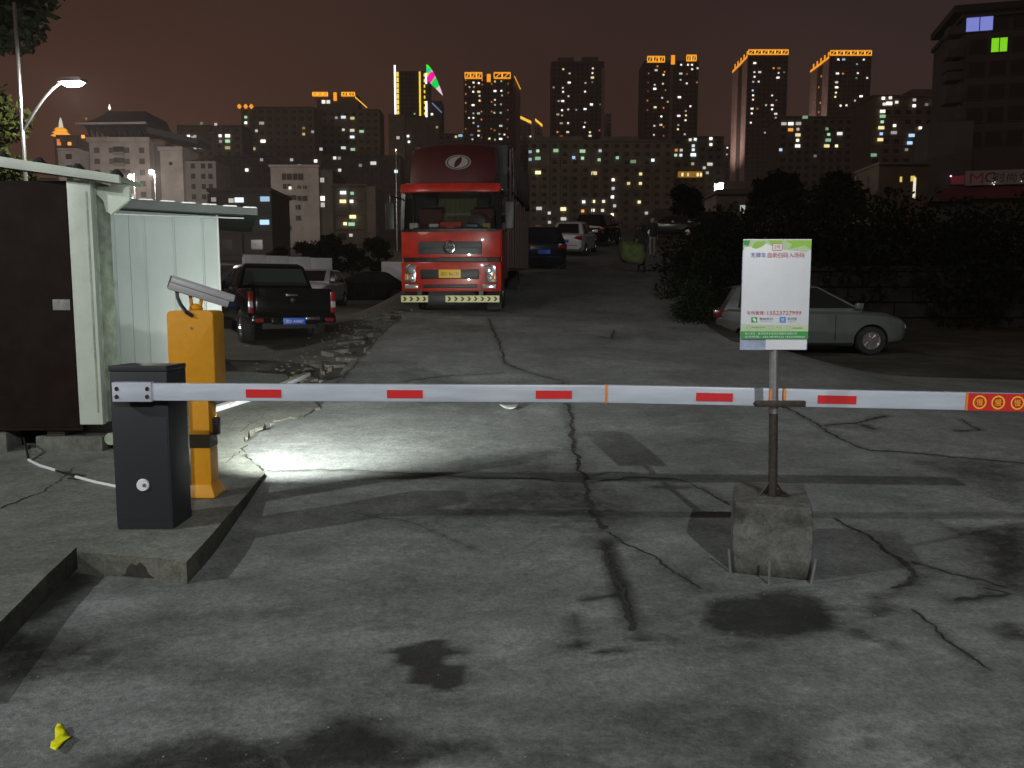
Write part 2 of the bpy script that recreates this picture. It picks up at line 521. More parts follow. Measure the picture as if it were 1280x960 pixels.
for outline, k, soft in STAINS:
    g = np.array([hit(*p)[:2] for p in outline])
    d = poly_dist(Pn + wob * min(.25, soft * 2.2), g)
    st = np.maximum(st, k * (1 - sstep(-soft, soft, d)))
track = np.clip(np.exp(-((Pn[:, 0] * .25 + Pn[:, 1] - 2.75) / .16) ** 2) * .4, 0, 1) * fbm(Pn[:, 0] * 1.4, Pn[:, 1] * 1.4) * 1.3
st = np.maximum(st, track)
stain = np.zeros(len(P2)); stain[near] = st
far = ~near & (P2[:, 1] > 10)
stain[far] = np.clip((fbm(P2[far][:, 0] * .4, P2[far][:, 1] * .4) - .55) * 2, 0, .5)
rm = grid_mesh('concrete_road', RX, RY, RZ, rmask)
setattr_(rm, 'stain', stain)
# tone: slabs poured at different times, scuffs, pale worn blotches and sweeping tyre marks
X_, Y_ = P2[:, 0], P2[:, 1]
seam = np.interp(Y_, [2, 3.2, 4.6, 6.2, 8.5], [.72, .62, .5, .47, .4])
tone = np.where(X_ > seam, -.05, .04) + np.where((Y_ > 6.0) & (X_ < seam), .10, 0) + np.where((Y_ > 6.4) & (X_ > seam), .06, 0)
b1 = fbm(X_ * .75 + 2, Y_ * 1.1 + 8, 5); b2 = fbm(X_ * 2.6 + 40, Y_ * 3.6, 5); b3 = fbm(X_ * 7 + 11, Y_ * 9, 4)
b4 = fbm(X_ * 13 + 3, Y_ * 15 + 9, 2)
tone += (b1 - .5) * .8 + (b2 - .5) * .6 + (b3 - .5) * .55 + (b4 - .5) * .45
tone += .30 * sstep(.57, .66, b2) * sstep(.45, .6, fbm(X_ * .9 + 70, Y_ * .9, 3)) - .26 * sstep(.57, .68, fbm(X_ * 1.9 + 5, Y_ * 3.1 + 60, 5))
for cx_t, cy_t, r_t, w_t, k_t in ((-3.0, 9.2, 5.4, .12, -.28), (-3.0, 9.2, 5.85, .10, -.22), (3.2, 11.0, 6.4, .13, -.24), (3.2, 11.0, 6.9, .1, .14), (-1.2, -2.0, 6.1, .12, -.22), (-1.2, -2.0, 5.3, .14, .12)):
    rr = np.hypot(X_ - cx_t, Y_ - cy_t) + (fbm(X_ * 1.2 + cx_t, Y_ * 1.2, 3) - .5) * .25
    tone += k_t * np.exp(-((rr - r_t) / w_t) ** 2) * sstep(.35, .65, fbm(X_ * 1.6 + cy_t, Y_ * 1.6 + 3, 4))
pts_ = np.exp(-((X_ + .75) / .55) ** 2 - ((Y_ - 7.2) / .5) ** 2)
tone -= .5 * pts_ * (fbm(X_ * 14, Y_ * 14, 2) > .6)
tone *= np.interp(Y_, [2, 3.3, 4.5, 7, 12], [.8, .68, .46, .4, .35])
setattr_(rm, 'tone', np.clip(tone, -.6, .7))
ROAD = tag(one('concrete_road', rm, M_ROAD), kind='structure')

# cracks and dirt-filled joints in the slabs
CRACKS = []
def crack(pts, w0, w1=None, parent=None, lift=.004, zf=None, jag=.014, step=.028):
    w1 = w1 if w1 is not None else w0
    g = [hit(*p, f=zf) for p in pts]
    out = []
    for a, b in zip(g[:-1], g[1:]):
        n = max(1, int((b - a).length / step))
        out += [a.lerp(b, i / n) for i in range(n)]
    out.append(g[-1])
    m = MB(); L, Rr = [], []
    f = zf or ZR
    drift, wide = 0., 1.
    for i, p in enumerate(out):
        t = (out[min(i + 1, len(out) - 1)] - out[max(i - 1, 0)]); t.z = 0
        if t.length < 1e-6: t = Vector((1, 0, 0))
        t.normalize()
        nrm = Vector((-t.y, t.x, 0))
        drift = drift * .8 + random.uniform(-jag, jag); wide = wide * .7 + .3 * random.uniform(.3, 1.5)
        q = p + nrm * drift
        w = (w0 + (w1 - w0) * i / max(1, len(out) - 1)) * wide * random.uniform(.6, 1.3) * .8
        if i in (0, len(out) - 1): w *= .25
        for s_, lst in ((1, L), (-1, Rr)):
            v = q + nrm * s_ * w / 2
            v.z = float(f(v.x, v.y)) + lift
            lst.append(v)
    n = len(out)
    m.add(L + Rr, [(i, i + 1, n + i + 1, n + i) for i in range(n - 1)])
    if parent is None: CRACKS.append(([(p.x, p.y) for p in g], max(w0, w1)))
    return m.build('crack', M_CRACK, parent or ROAD)
for pts, w0, w1 in [
    ([(705, 478), (712, 530), (724, 580), (740, 640), (752, 662)], .025, .06),
    ([(748, 676), (765, 712), (780, 745), (790, 790)], .03, .04),
    ([(332, 589), (430, 588), (520, 592), (600, 597), (680, 599), (735, 604)], .016, .02),
    ([(735, 604), (790, 597), (850, 600), (880, 612), (915, 632)], .02, .03),
    ([(610, 398), (622, 425), (632, 455), (668, 468), (700, 476)], .05, .03),
    ([(497, 478), (560, 470), (632, 466)], .03, .02),
    ([(982, 509), (1010, 525), (1048, 548), (1087, 563), (1130, 565), (1190, 571), (1290, 580)], .03, .035),
    ([(1030, 532), (1070, 528), (1106, 520)], .02, .05),
    ([(1078, 531), (1092, 537)], .06, .05),
    ([(1200, 524), (1225, 538), (1195, 539)], .02, .03),
    ([(1040, 648), (1080, 668), (1115, 690), (1150, 722), (1120, 738)], .03, .045),
    ([(1138, 702), (1185, 716), (1230, 726), (1260, 735)], .02, .03),
    ([(1195, 752), (1225, 748), (1255, 742), (1230, 735)], .045, .04),
    ([(756, 665), (800, 690), (850, 718), (880, 738)], .022, .02),
    ([(1140, 762), (1180, 800), (1235, 840)], .02, .012),
    ([(770, 640), (715, 637)], .012, .01),
    ([(440, 640), (520, 655), (600, 690)], .006, .004),
    ([(800, 592), (760, 590), (740, 595)], .012, .012),
    ([(330, 590), (312, 575), (300, 562)], .03, .02),
    ([(745, 420), (765, 424), (768, 412)], .05, .02),
    ([(498, 398), (470, 425), (445, 455), (420, 480), (398, 508)], .03, .03),
]:
    crack(pts, w0, w1)

# dirt settled along the cracks
halo = stain.copy()
for line, wc in CRACKS:
    line = np.array(line)
    lo_, hi_ = line.min(0) - .4, line.max(0) + .4
    sel = np.where((P2[:, 0] > lo_[0]) & (P2[:, 0] < hi_[0]) & (P2[:, 1] > lo_[1]) & (P2[:, 1] < hi_[1]))[0]
    if not len(sel): continue
    Q = P2[sel]; dmin = np.full(len(sel), 9.)
    for a, b in zip(line[:-1], line[1:]):
        e_ = b - a; w_c = Q - a
        t_c = np.clip((w_c @ e_) / max(e_ @ e_, 1e-9), 0, 1)
        dmin = np.minimum(dmin, np.hypot(*(w_c - t_c[:, None] * e_).T))
    reach = .02 + wc * 1.1
    halo[sel] = np.maximum(halo[sel], (.25 + .55 * fbm(Q[:, 0] * 3.3, Q[:, 1] * 3.3, 3)) * np.exp(-(dmin / (reach * (.5 + fbm(Q[:, 0] * 6, Q[:, 1] * 6, 2)))) ** 2))
rm.attributes['stain'].data.foreach_set('value', np.ascontiguousarray(halo, np.float32))

# raised pavement on the western side, with its broken kerb
def PAVE(X, Y):
    return np.maximum(.175, ZR(X, Y) + .02) + (fbm(np.asarray(X) * 1.3 + 4, np.asarray(Y) * 1.3, 3) - .5) * .02
def pz(px, py):
    p = onz(px, py, .175); return (p.x, p.y)
outline = [(-9.5, 2.9), pz(-70, 850), pz(0, 778), pz(60, 716), pz(96, 683), pz(96, 689), pz(160, 694), pz(233, 702), pz(262, 672), pz(300, 628), pz(331, 591)]
rag = []
for px, py in [(316, 580), (300, 563), (306, 548), (318, 540), (330, 531), (352, 526), (380, 522), (400, 512)]:
    h_ = hit(px, py); rag.append((h_.x, h_.y))
for a, b in zip(rag[:-1], rag[1:]):
    for k in range(4):
        t = k / 4
        outline.append((a[0] + (b[0] - a[0]) * t + random.uniform(-.05, .05) * (k > 0), a[1] + (b[1] - a[1]) * t + random.uniform(-.07, .07) * (k > 0)))
outline += [rag[-1], (-2.45, 9.5), (-3.1, 10.9), (-4.0, 11.2), (-9.5, 11.2)]
bm = bmesh.new()
top = bm.faces.new([bm.verts.new((x, y, 0)) for x, y in outline])
for k in range(20):
    for co, no in (((0, 3 + k * .45, 0), (0, 1, 0)), ((-9 + k * .45, 0, 0), (1, 0, 0))):
        bmesh.ops.bisect_plane(bm, geom=bm.verts[:] + bm.edges[:] + bm.faces[:], plane_co=co, plane_no=no)
bmesh.ops.triangulate(bm, faces=bm.faces[:])
edges = [e for e in bm.edges if len(e.link_faces) == 1]
ret = bmesh.ops.extrude_edge_only(bm, edges=edges)
low = [v for v in ret['geom'] if isinstance(v, bmesh.types.BMVert)]
for v in bm.verts: v.co.z = float(PAVE(v.co.x, v.co.y))
for v in low: v.co.z -= .26; v.co.x += .0
bmesh.ops.recalc_face_normals(bm, faces=bm.faces)
pm = bpy.data.meshes.new('pavement'); bm.to_mesh(pm); bm.free()
pv = np.array([v.co[:] for v in pm.vertices])
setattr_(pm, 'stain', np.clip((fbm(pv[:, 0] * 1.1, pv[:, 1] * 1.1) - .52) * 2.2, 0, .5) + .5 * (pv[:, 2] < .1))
PAVEMENT = tag(one('pavement', pm, M_PAVE), kind='structure')
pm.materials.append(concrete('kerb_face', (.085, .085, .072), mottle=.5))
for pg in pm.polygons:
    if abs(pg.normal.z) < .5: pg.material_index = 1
# flat dark patch, the shade of a broken hole painted on the plinth's face
ha, hb_ = Vector((*pz(150, 693.2), 0)), Vector((*pz(200, 698), 0))
hd_v = (hb_ - ha).normalized(); hn = Vector((hd_v.y, -hd_v.x, 0))
m = MB()
m.add([ha + hd_v * u_ + hn * .004 + Vector((0, 0, z_)) for u_, z_ in ((.0, .062), (.03, .075), (.04, .105), (.07, .135), (.10, .125), (.125, .145), (.16, .12), (.17, .09), (.21, .066))], [tuple(range(9))])
m.build('painted_hole', M_CRACK, PAVEMENT)
for pts, w0, w1 in [([(0, 636), (40, 622), (70, 606)], .02, .012), ([(70, 606), (100, 580), (130, 572)], .012, .006),
                    ([(250, 600), (285, 577), (303, 563)], .012, .01), ([(80, 590), (102, 594), (104, 600), (84, 598)], .07, .06),
                    ([(262, 575), (290, 572), (300, 566)], .01, .006), ([(300, 540), (330, 520), (350, 523)], .012, .008)]:
    crack(pts, w0, w1, PAVEMENT, zf=PAVE)

# rubble along the broken edge of the road: crumbs nobody could count
def stone_verts(s):
    vs, fs = [], []
    b = bmesh.new(); bmesh.ops.create_icosphere(b, subdivisions=1, radius=1)
    for v in b.verts:
        k = random.uniform(.7, 1.25); vs.append((v.co.x * s * k, v.co.y * s * k * .9, v.co.z * s * k * .55))
    fs = [tuple(v.index for v in f.verts) for f in b.faces]; b.free()
    return vs, fs
m = MB()
for i in range(620):
    y = random.uniform(8.4, 20)
    x = -2.55 - abs(random.gauss(0, 1)) * .55 - max(0, (y - 10)) * .02
    if i > 480: y, x = random.uniform(7, 13), random.uniform(-2.3, 2.5)
    s_ = random.uniform(.008, .04) if i < 480 else random.uniform(.004, .011)
    if random.random() < .06 and i < 480: s_ *= 1.8
    vs, fs = stone_verts(s_)
    z = float((ZR if i >= 480 else G)(x, y)) + s_ * .2
    m.add([(v[0] + x, v[1] + y, v[2] + z) for v in vs], fs)
tag(m.build('rubble', mat('rubble_stone', (.07, .068, .06), .9, noise=.4, nscale=15)), kind='stuff')
m = MB()
for i in range(46):
    y = random.uniform(8.8, 19); x = -2.5 - abs(random.gauss(0, 1)) * .35 - max(0, (y - 10)) * .015
    n_s = random.randint(5, 7); s_ = random.uniform(.05, .22)
    ang = sorted(random.uniform(0, 6.28) for _ in range(n_s)); tx, ty = random.uniform(-.12, .12), random.uniform(-.12, .12)
    z0 = float(G(x, y)) + .012
    pl_s = [(x + s_ * random.uniform(.7, 1.1) * math.cos(a), y + s_ * random.uniform(.6, 1.2) * math.sin(a)) for a in ang]
    top = [(px_, py_, z0 + .02 + random.uniform(.0, .03) + (px_ - x) * tx + (py_ - y) * ty) for px_, py_ in pl_s]
    m.add(top + [(p[0], p[1], p[2] - .07) for p in top], [tuple(range(n_s)), tuple(range(n_s, 2 * n_s))[::-1]] + [(k, (k + 1) % n_s, n_s + (k + 1) % n_s, n_s + k) for k in range(n_s)])
tag(m.build('broken_concrete', mat('dirty_slab', (.075, .073, .064), .95, noise=.5, nscale=9)), kind='stuff')
m = MB()
for i in range(420):
    px, py = random.uniform(0, 1280), random.uniform(600, 960)
    p = hit(px, py)
    s_ = random.uniform(.0015, .005)
    vs, fs = stone_verts(s_)
    m.add([(v[0] + p.x, v[1] + p.y, v[2] + p.z) for v in vs], fs)
tag(m.build('grit', mat('grit_stone', (.22, .21, .19), .9, noise=.5, nscale=60)), kind='stuff')
for k, (px, py, w, lab) in enumerate([(858, 366, .75, 'pale boulder topmost of the three at the road edge'), (850, 382, .6, 'mossy boulder leaning against two others at the road edge'), (866, 390, .5, 'smallest of three boulders at the road edge, lowest down')]):
    p = hit(px, py + 6)
    b = MB(); vs, fs = stone_verts(w * .5); b.add([(v[0], v[1], v[2] * 1.5 + w * .25) for v in vs], fs)
    o = b.build('boulder', M_BLOCK, None, bevel=.05); o.location = p
    tag(o, lab, 'boulder', 'boulders at the road edge')

# ------------------------------------------------------------------ street lamps (their light lives in their heads)
def street_lamp(label, base, head, power, col=(1, .95, .86), pole_r=.075, group='street lamps', lean=0, size=1.0, reach=True, extra=1.6, glow=30, aim=None, cone=100, globe=0):
    base, head = Vector(base), Vector(head)
    t = thing('street_lamp', label, 'street lamp', base, 0, group)
    h = head - base
    dirn = Vector((h.x, h.y, 0)); L = dirn.length; dirn = dirn.normalized() if L > .05 else Vector((0, -1, 0))
    topz = h.z + extra
    MB().tube([(0, 0, 0), (0, 0, topz * .5), (0, 0, topz)], [pole_r * 1.25, pole_r, pole_r * .7], 10).build('pole', M_GALV, t, smooth=True)
    MB().lathe([(pole_r * 2.6, 0), (pole_r * 2.6, .03), (pole_r * 1.5, .05), (pole_r * 1.5, .3)], seg=12).build('base_flange', M_GALV, t)
    if L > .3:
        pts = []
        for k in range(9):
            q = k / 8
            pts.append(Vector((0, 0, h.z - 1.15 * size)) + dirn * (L * q) + Vector((0, 0, 1.2 * size * math.sin(q * math.pi / 2))))
        MB().tube(pts, [pole_r * .55] * 9, 8).build('arm', M_GALV, t, smooth=True)
    a = math.atan2(dirn.y, dirn.x)
    mm = Matrix.Translation(h) @ Matrix.Rotation(a, 4, 'Z')
    hd = MB().prism([(-.32 * size, .02), (-.2 * size, .09 * size), (.25 * size, .08 * size), (.34 * size, .02), (.3 * size, -.02), (-.3 * size, -.02)], 'y', -.13 * size, .13 * size, mm)
    head_o = hd.build('lamp_head', M_GALV, t, bevel=.01)
    if globe: MB().lathe([(globe * math.sin(a), -.03 - globe * 2 * (a / math.pi) * 0 - globe + globe * math.cos(a)) for a in np.linspace(.15, math.pi - .15, 8)], h, 'z', 12).build('globe', emitm('lamp_lens_%d' % glow, col, glow), head_o, smooth=True)
    else: MB().loft([[mm @ Vector((x * size * k, y * size * k, z)) for x, y in ((-.24, -.1), (.26, -.1), (.26, .1), (-.24, .1))] for k, z in ((1, -.021), (.92, -.06 * size), (.6, -.11 * size))]).build('lens', emitm('lamp_lens_%d' % glow, col, glow), head_o)
    d = bpy.data.lights.new('lamp_light', 'SPOT' if aim else 'POINT')
    if aim: d.spot_size, d.spot_blend = R(cone), 1.0
    d.energy, d.color, d.shadow_soft_size = power, col, .12 * size
    lo = bpy.data.objects.new('lamp_light', d); link(lo, t); lo.location = h + Vector((0, 0, -(2 * globe + .2) if globe else -.22 * size))
    if aim: lo.rotation_euler = (Vector(aim) - head).to_track_quat('-Z', 'Y').to_euler()
    return t
# ------------------------------------------------------------------ barrier, camera pillar, block with sign post
PB = .185   # pavement level under the barrier
f_l, f_r = onz(147.5, 660, PB), onz(216, 661, PB)
YB = (f_l.y + f_r.y) / 2; BW = f_r.x - f_l.x; BD = .27; BH = at(143, 457, YB).z - PB
M_CHAR = mat('charcoal_powder_coat', (.020, .023, .028), .5, noise=.08, nscale=60, bump=.06, bscale=400)
t = thing('barrier_cabinet', 'charcoal steel barrier cabinet with round white lock cap on concrete plinth', 'barrier cabinet', ((f_l.x + f_r.x) / 2, YB, PB))
w = BW / 2
MB().box(-w, w, 0, BD, .0, BH - .035).build('housing', M_CHAR, t, bevel=.006)
MB().prism([(-.003, BH - .034), (BD + .003, BH - .034), (BD + .003, BH - .006), (-.003, BH)], 'x', -w - .003, w + .003).build('lid', M_CHAR, t, bevel=.005)
MB().box(-w + .01, w - .01, -.003, -.0005, .05, BH - .12).build('door_panel', M_CHAR, t, bevel=.001)
lc = at(179, 606, YB)
MB().lathe([(.0335, -.012), (.0335, -.004), (.036, -.003)], (lc.x - t.location.x, 0, lc.z - PB), 'y', 24).build('lock_cap', M_WHITE, t, smooth=True)
MB().lathe([(.011, -.016), (.011, -.012)], (lc.x - t.location.x + .012, 0, lc.z - PB), 'y', 10).build('key_slot', M_GALV, t)
MB().box(-w + .004, w - .004, .004, BD - .004, -.012, .0).build('base_plate', M_IRON, t)

# arm
YA0, YA1 = YB - .055, YB - .12
def armpt(px, py):
    Y = YA0 + (YA1 - YA0) * (px - 143) / (1240 - 143)
    return at(px, py, Y)
A0, A1, AE = armpt(143, 489.5), armpt(757, 492), armpt(1240, 502)
A2 = AE + (AE - A1) * .35
M_ARM = mat('arm_white', (.47, .51, .60), .32, noise=.14, nscale=6, stretch=(.5, 4, 4))
M_RED = mat('red_reflective', (.62, .025, .03), .35)
M_ORANGE = mat('orange_paint', (.70, .22, .03), .5)
M_YEL = mat('yellow_print', (.85, .55, .03), .5)
arm = thing('boom_barrier', 'long white barrier arm with red reflective strips lowered across the drive', 'boom barrier', A0)
def seg(pa, pb, h, d, name, mt, off=(0, 0, 0), bev=.008, parent=arm):
    a, b = Vector(pa) - A0, Vector(pb) - A0
    x = (b - a).normalized(); L = (b - a).length
    mm = Matrix.Translation(a + Vector(off)) @ x.to_track_quat('X', 'Z').to_matrix().to_4x4()
    return MB().box(0, L, -d / 2, d / 2, -h / 2, h / 2, mm).build(name, mt, parent, bevel=bev)
AH = 21 * (YA0 + .2) / 1000
seg(A0 + Vector((.06, 0, 0)), A1, AH, .045, 'boom', M_ARM, bev=.009)
seg(A1, A2, AH * 1.02, .043, 'boom', M_ARM, bev=.009)
seg(A1 - Vector((.006, 0, 0)), A1 + Vector((.006, 0, 0)), AH * 1.04, .05, 'joint_ring', M_ORANGE, bev=.001)
pl = seg(A0, armpt(192, 489.6), AH * 1.12, .052, 'clamp_plate', M_ARM, (0, -.003, 0), bev=.006)
for px in (149, 187):
    for py in (485.5, 495.5):
        b = armpt(px, py) - A0
        MB().lathe([(.0085, -.036), (.0085, -.03), (.014, -.029), (.014, -.026)], (b.x, b.y, b.z), 'y', 8).build('bolt', M_CHROME, pl)
def strip(px0, px1, h=.0455):
    def pm_(px):
        py = 489.5 + (492 - 489.5) * (px - 143) / (757 - 143) if px < 757 else 492 + (502 - 492) * (px - 757) / (1240 - 757)
        return armpt(px, py + 1)
    seg(pm_(px0), pm_(px1), h, .002, 'reflective_strip', M_RED, (0, -.0245, 0), bev=0)
for a, b in ((309, 353), (484.5, 529), (669.5, 714.5), (869, 914.5), (1020, 1068)): strip(a, b)
# end plate with three round warning marks
e0, e1 = armpt(1204, 501.3), A2
seg(e0, e1, AH * .98, .003, 'end_sticker', M_RED, (0, -.0245, 0), bev=0)
seg(e0, e0 + (e1 - e0).normalized() * .012, AH, .0035, 'sticker_edge', M_ORANGE, (0, -.0246, 0), bev=0)
for px in (1221, 1244, 1268, 1291):
    c = armpt(px, 501.6 + (px - 1204) * .02) - A0
    m = MB()
    ring = []
    for rr in (.038, .030):
        ring.append([(c.x + rr * math.cos(k * math.pi / 12), c.y - .0275, c.z + rr * math.sin(k * math.pi / 12)) for k in range(24)])
    m.loft(ring, cap=False)
    m.build('warning_ring', M_YEL, arm)
    letters('warning_letter', '慢', .036, .036, M_YEL, arm, (c.x, c.y - .0276, c.z), (R(90), 0, 0))

# yellow pillar with number-plate camera
M_YELLOW = mat('yellow_powder_coat', (.60, .27, .012), .42, noise=.07, nscale=20, bump=.04, bscale=300)
c0 = onz(252, 622, PB - .005)
YP = c0.y + .02
t = thing('camera_pillar', 'yellow steel pillar with wide head and black band beside the barrier cabinet', 'camera pillar', (c0.x, YP, PB - .005))
PX, PZ0 = t.location.x, t.location.z
lx = lambda px, py=450, Y=None: at(px, py, Y or YP).x - PX
lz = lambda py, px=250, Y=None: at(px, py, Y or YP).z - PZ0
hl, hr_, ht, hb = lx(211), lx(269), lz(388), lz(500)
mm = None
def round_rect(x0, x1, z0, z1, r, n=4, bottom=False):
    pts = []
    for cx, cz, a0 in ((x1 - r, z1 - r, 0), (x0 + r, z1 - r, 90)):
        pts += [(cx + r * math.cos(R(a0 + 90 * k / n)), cz + r * math.sin(R(a0 + 90 * k / n))) for k in range(n + 1)]
    return pts + [(x0, z0), (x1, z0)]
MB().prism(round_rect(hl, hr_, hb, ht, .035), 'y', -.01, .19).build('head', M_YELLOW, t, bevel=.006)
MB().prism(round_rect(hl + .004, hr_ - .004, hb + .02, ht - .06, .002), 'y', -.0135, -.0105).build('service_panel', M_YELLOW, t, bevel=.0012)
MB().lathe([(.008, -.018), (.008, -.012)], (lx(242), 0, lz(410)), 'y', 10).build('lock', M_GALV, t)
sl, sr = lx(237.5, 560), lx(262.5, 560)
MB().box(sl, sr, .0, .14, .03, hb + .02).build('stem', M_YELLOW, t, bevel=.004)
zb0, zb1 = lz(560), lz(543)
MB().box(sl - .0015, sr + .0015, -.0015, .1415, zb0, zb1).build('black_band', mat('band_paint', (.045, .03, .015), .5), t)
MB().loft([[(sl - .02 - a, -.03 - a, z), (sr + .02 + a, -.03 - a, z), (sr + .02 + a, .17 + a, z), (sl - .02 - a, .17 + a, z)] for a, z in ((.012, 0), (.012, .012), (-.018, .085))]).build('base_flare', M_YELLOW, t, bevel=.003)
# fill light on the pillar's side, shining up the road
ll = at(267.5, 532.5, YP + .08)
lamp = MB().cbox((ll.x - PX, .085, ll.z - PZ0), (.072, .05, .118)).build('fill_lamp', M_BLACK, t, bevel=.008)
MB().cbox((ll.x - PX, .1115, ll.z - PZ0), (.058, .003, .10)).build('lens', emitm('fill_lens', (.95, 1, .93), 40), lamp)
MB().box(sr - .001, ll.x - PX - .034, .06, .09, ll.z - PZ0 - .015, ll.z - PZ0 + .015).build('lamp_bracket', M_YELLOW, lamp)
d = bpy.data.lights.new('fill_light', 'SPOT')
d.energy, d.color, d.shadow_soft_size, d.spot_size, d.spot_blend = 3300, (.95, 1.0, .90), .06, R(122), 1.0
lo = bpy.data.objects.new('fill_light', d); link(lo, t)
lo.location = (ll.x - PX, .118, ll.z - PZ0)
lo.rotation_euler = Vector((.22, 1, .26)).to_track_quat('-Z', 'Y').to_euler()

# camera housing on its cradle
M_CAMG = mat('camera_grey', (.42, .42, .45), .4, noise=.04, nscale=20)
YC = YP + .09
ca, cb = at(212, 352.5, YC - .06), at(291, 377.5, YC + .1)
cm = thing('plate_camera', 'grey box camera tilted down on the yellow pillar, black cable behind', 'camera', (PX + lx(241), YC, PZ0 + ht))
o0 = Vector(cm.location)
axis_ = (cb - ca).normalized(); L = (cb - ca).length
q = axis_.to_track_quat('X', 'Z').to_matrix().to_4x4()
mc = Matrix.Translation(ca - o0) @ q
MB().prism([(-.045, -.045), (.045, -.045), (.05, .004), (.05, .0), (-.05, .0), (-.05, .004)], 'x', .0, L * .94, mc)
MB().prism([(-.045, -.047), (.045, -.047), (.05, -.002), (-.05, -.002)], 'x', .0, L * .94, mc).build('lower_shell', M_CAMG, cm, bevel=.006)
MB().prism([(-.052, 0), (.052, 0), (.05, .03), (.032, .048), (-.032, .048), (-.05, .03)], 'x', .003, L, mc).build('hood', M_CAMG, cm, bevel=.004)
MB().prism([(-.038, -.038), (.038, -.038), (.042, .034), (.026, .044), (-.026, .044), (-.042, .034)], 'x', -.006, .004, mc).build('end_cap', mat('cap_grey', (.06, .06, .065), .5), cm, bevel=.002)
MB().prism([(-.03, -.035), (.03, -.035), (.03, .025), (-.03, .025)], 'x', L * .94 + .0005, L * .94 + .003, mc).build('front_glass', M_GLASS, cm)
for px in (238, 252):
    a = at(px, 369 if px < 245 else 373, YC); b = at(px + (2 if px < 245 else -2), 386, YC)
    MB().tube([a - o0, (a.lerp(b, .5)) - o0, b - o0], [.013, .012, .013], 8).build('cradle_leg', M_YELLOW, cm, smooth=True)
a = at(245, 381, YC)
MB().lathe([(.04, 0), (.045, .012), (.036, .03), (.015, .045)], (a.x - o0.x, 0, 0), 'z', 14).build('swivel', M_YELLOW, cm, smooth=True)
pts = [at(221, 364, YC - .05), at(222, 372, YC - .06), at(226, 381, YC - .07), at(233, 390, YC - .12), at(241, 395, YP - .016)]
MB().tube([p - o0 for p in pts], .012, 8).build('cable', M_BLACK, cm, smooth=True)

# concrete block
b0, b1 = hit(916, 722), hit(1014, 724)
YK = (b0.y + b1.y) / 2 + .01; XK = (b0.x + b1.x) / 2; ZK = float(ZR(XK, YK + .2)) - .01
wK = (b1.x - b0.x) / 2
hK = at(965, 630, YK).z - ZK
bt = onz(965, 600, ZK + hK).y - YK
bm = bmesh.new()
bmesh.ops.create_cube(bm, size=1)
bmesh.ops.subdivide_edges(bm, edges=bm.edges[:], cuts=9, use_grid_fill=True)
for v in bm.verts:
    tz = v.co.z + .5
    x = v.co.x * 2 * wK * (1.01 - .03 * tz); y = (v.co.y + .5) * bt; z = tz * hK
    k = (float(fbm(v.co.x * 4 + 3, v.co.z * 4 + v.co.y * 3)) - .5)
    e_ = max(abs(v.co.x), abs(v.co.y), abs(v.co.z))
    near_edge = sum(abs(c) > .43 for c in v.co)
    s_ = 1 - (.035 if near_edge >= 2 else 0) - (.03 if near_edge == 3 else 0)
    v.co = Vector((x * s_ + k * .018, (y - bt / 2) * s_ + bt / 2 + k * .02, max(0, z * (1 - (.02 if near_edge >= 2 else 0)) + k * .014)))
kme = bpy.data.meshes.new('concrete_block'); bm.to_mesh(kme); bm.free()
kv = np.array([v.co[:] for v in kme.vertices])
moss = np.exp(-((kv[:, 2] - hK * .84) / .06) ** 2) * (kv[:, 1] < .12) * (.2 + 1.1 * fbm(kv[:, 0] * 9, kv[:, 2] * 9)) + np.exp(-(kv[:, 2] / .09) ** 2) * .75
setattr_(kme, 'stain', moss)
kme.polygons.foreach_set('use_smooth', [True] * len(kme.polygons)); kme.set_sharp_from_angle(angle=R(50))
blk = thing('concrete_block', 'rough mossy concrete block standing on the drive under the sign post', 'concrete block', (XK, YK, ZK), R(-15))
one('body', kme, M_BLOCK, blk)
for (px, py, px2, py2, lab) in ((914, 717, 911, 686, 'l'), (961.5, 731, 962, 701, 'm'), (1013, 730, 1020, 699, 'r')):
    g = hit(px, py); a = at(px2, py2, g.y)
    o = MB().tube([(0, 0, -.03), tuple(a - g)], [.0075, .007], 8).build('steel_peg', M_GALV, None, smooth=True)
    o.location = g
    tag(o, {'l': 'steel peg standing clear of the western corner of the concrete block', 'm': 'upright steel peg against the middle of the concrete block', 'r': 'leaning steel peg at the eastern corner of the concrete block'}[lab], 'peg', 'steel pegs around the concrete block')

# sign post with fork rest
YS = YK + .16
p0 = at(966, 618, YS); ps = Vector((p0.x, YS, ZK + hK - .02))
post = thing('sign_post', 'galvanised post with iron fork rest set in the concrete block', 'post', ps)
topz = at(968, 330, YS).z - ps.z
midz = at(967, 505, YS).z - ps.z
xt = at(968, 330, YS).x - ps.x
MB().tube([(0, 0, 0), (xt * .45, 0, midz + .1)], .024, 12).build('lower_pipe', M_IRON, post, smooth=True)
MB().tube([(xt * .35, -.004, midz - .05), (xt, -.004, topz)], .0235, 14).build('upper_pipe', M_GALV, post, smooth=True)
fz = at(967, 503, YS).z - ps.z
xl, xr = at(941, 503, YS).x - ps.x, at(1003, 503, YS).x - ps.x
MB().box(xl, xr, -.055, -.026, fz - .018, fz + .014).build('cross_bar', M_IRON, post, bevel=.004)
MB().tube([(xl - .008, -.04, fz - .002), (xl + .01, -.04, fz - .002)], .008, 8).build('bar_bolt', M_IRON, post)
for s_ in (-1, 1):
    MB().box(.004 + s_ * .036 - .006, .004 + s_ * .036 + .006, -.02, .01, fz - .03, fz + .075).build('fork_prong', M_ORANGE, post, bevel=.002)
for (dx, dz, wdt) in ((-.055, .075, .02), (.06, .06, .014), (-.03, .11, .006)):
    MB().tube([(dx * 1.4, .02, .0), (dx * .3, .0, dz + .03)], [wdt * .5, wdt * .4], 6).build('brace', M_IRON, post)
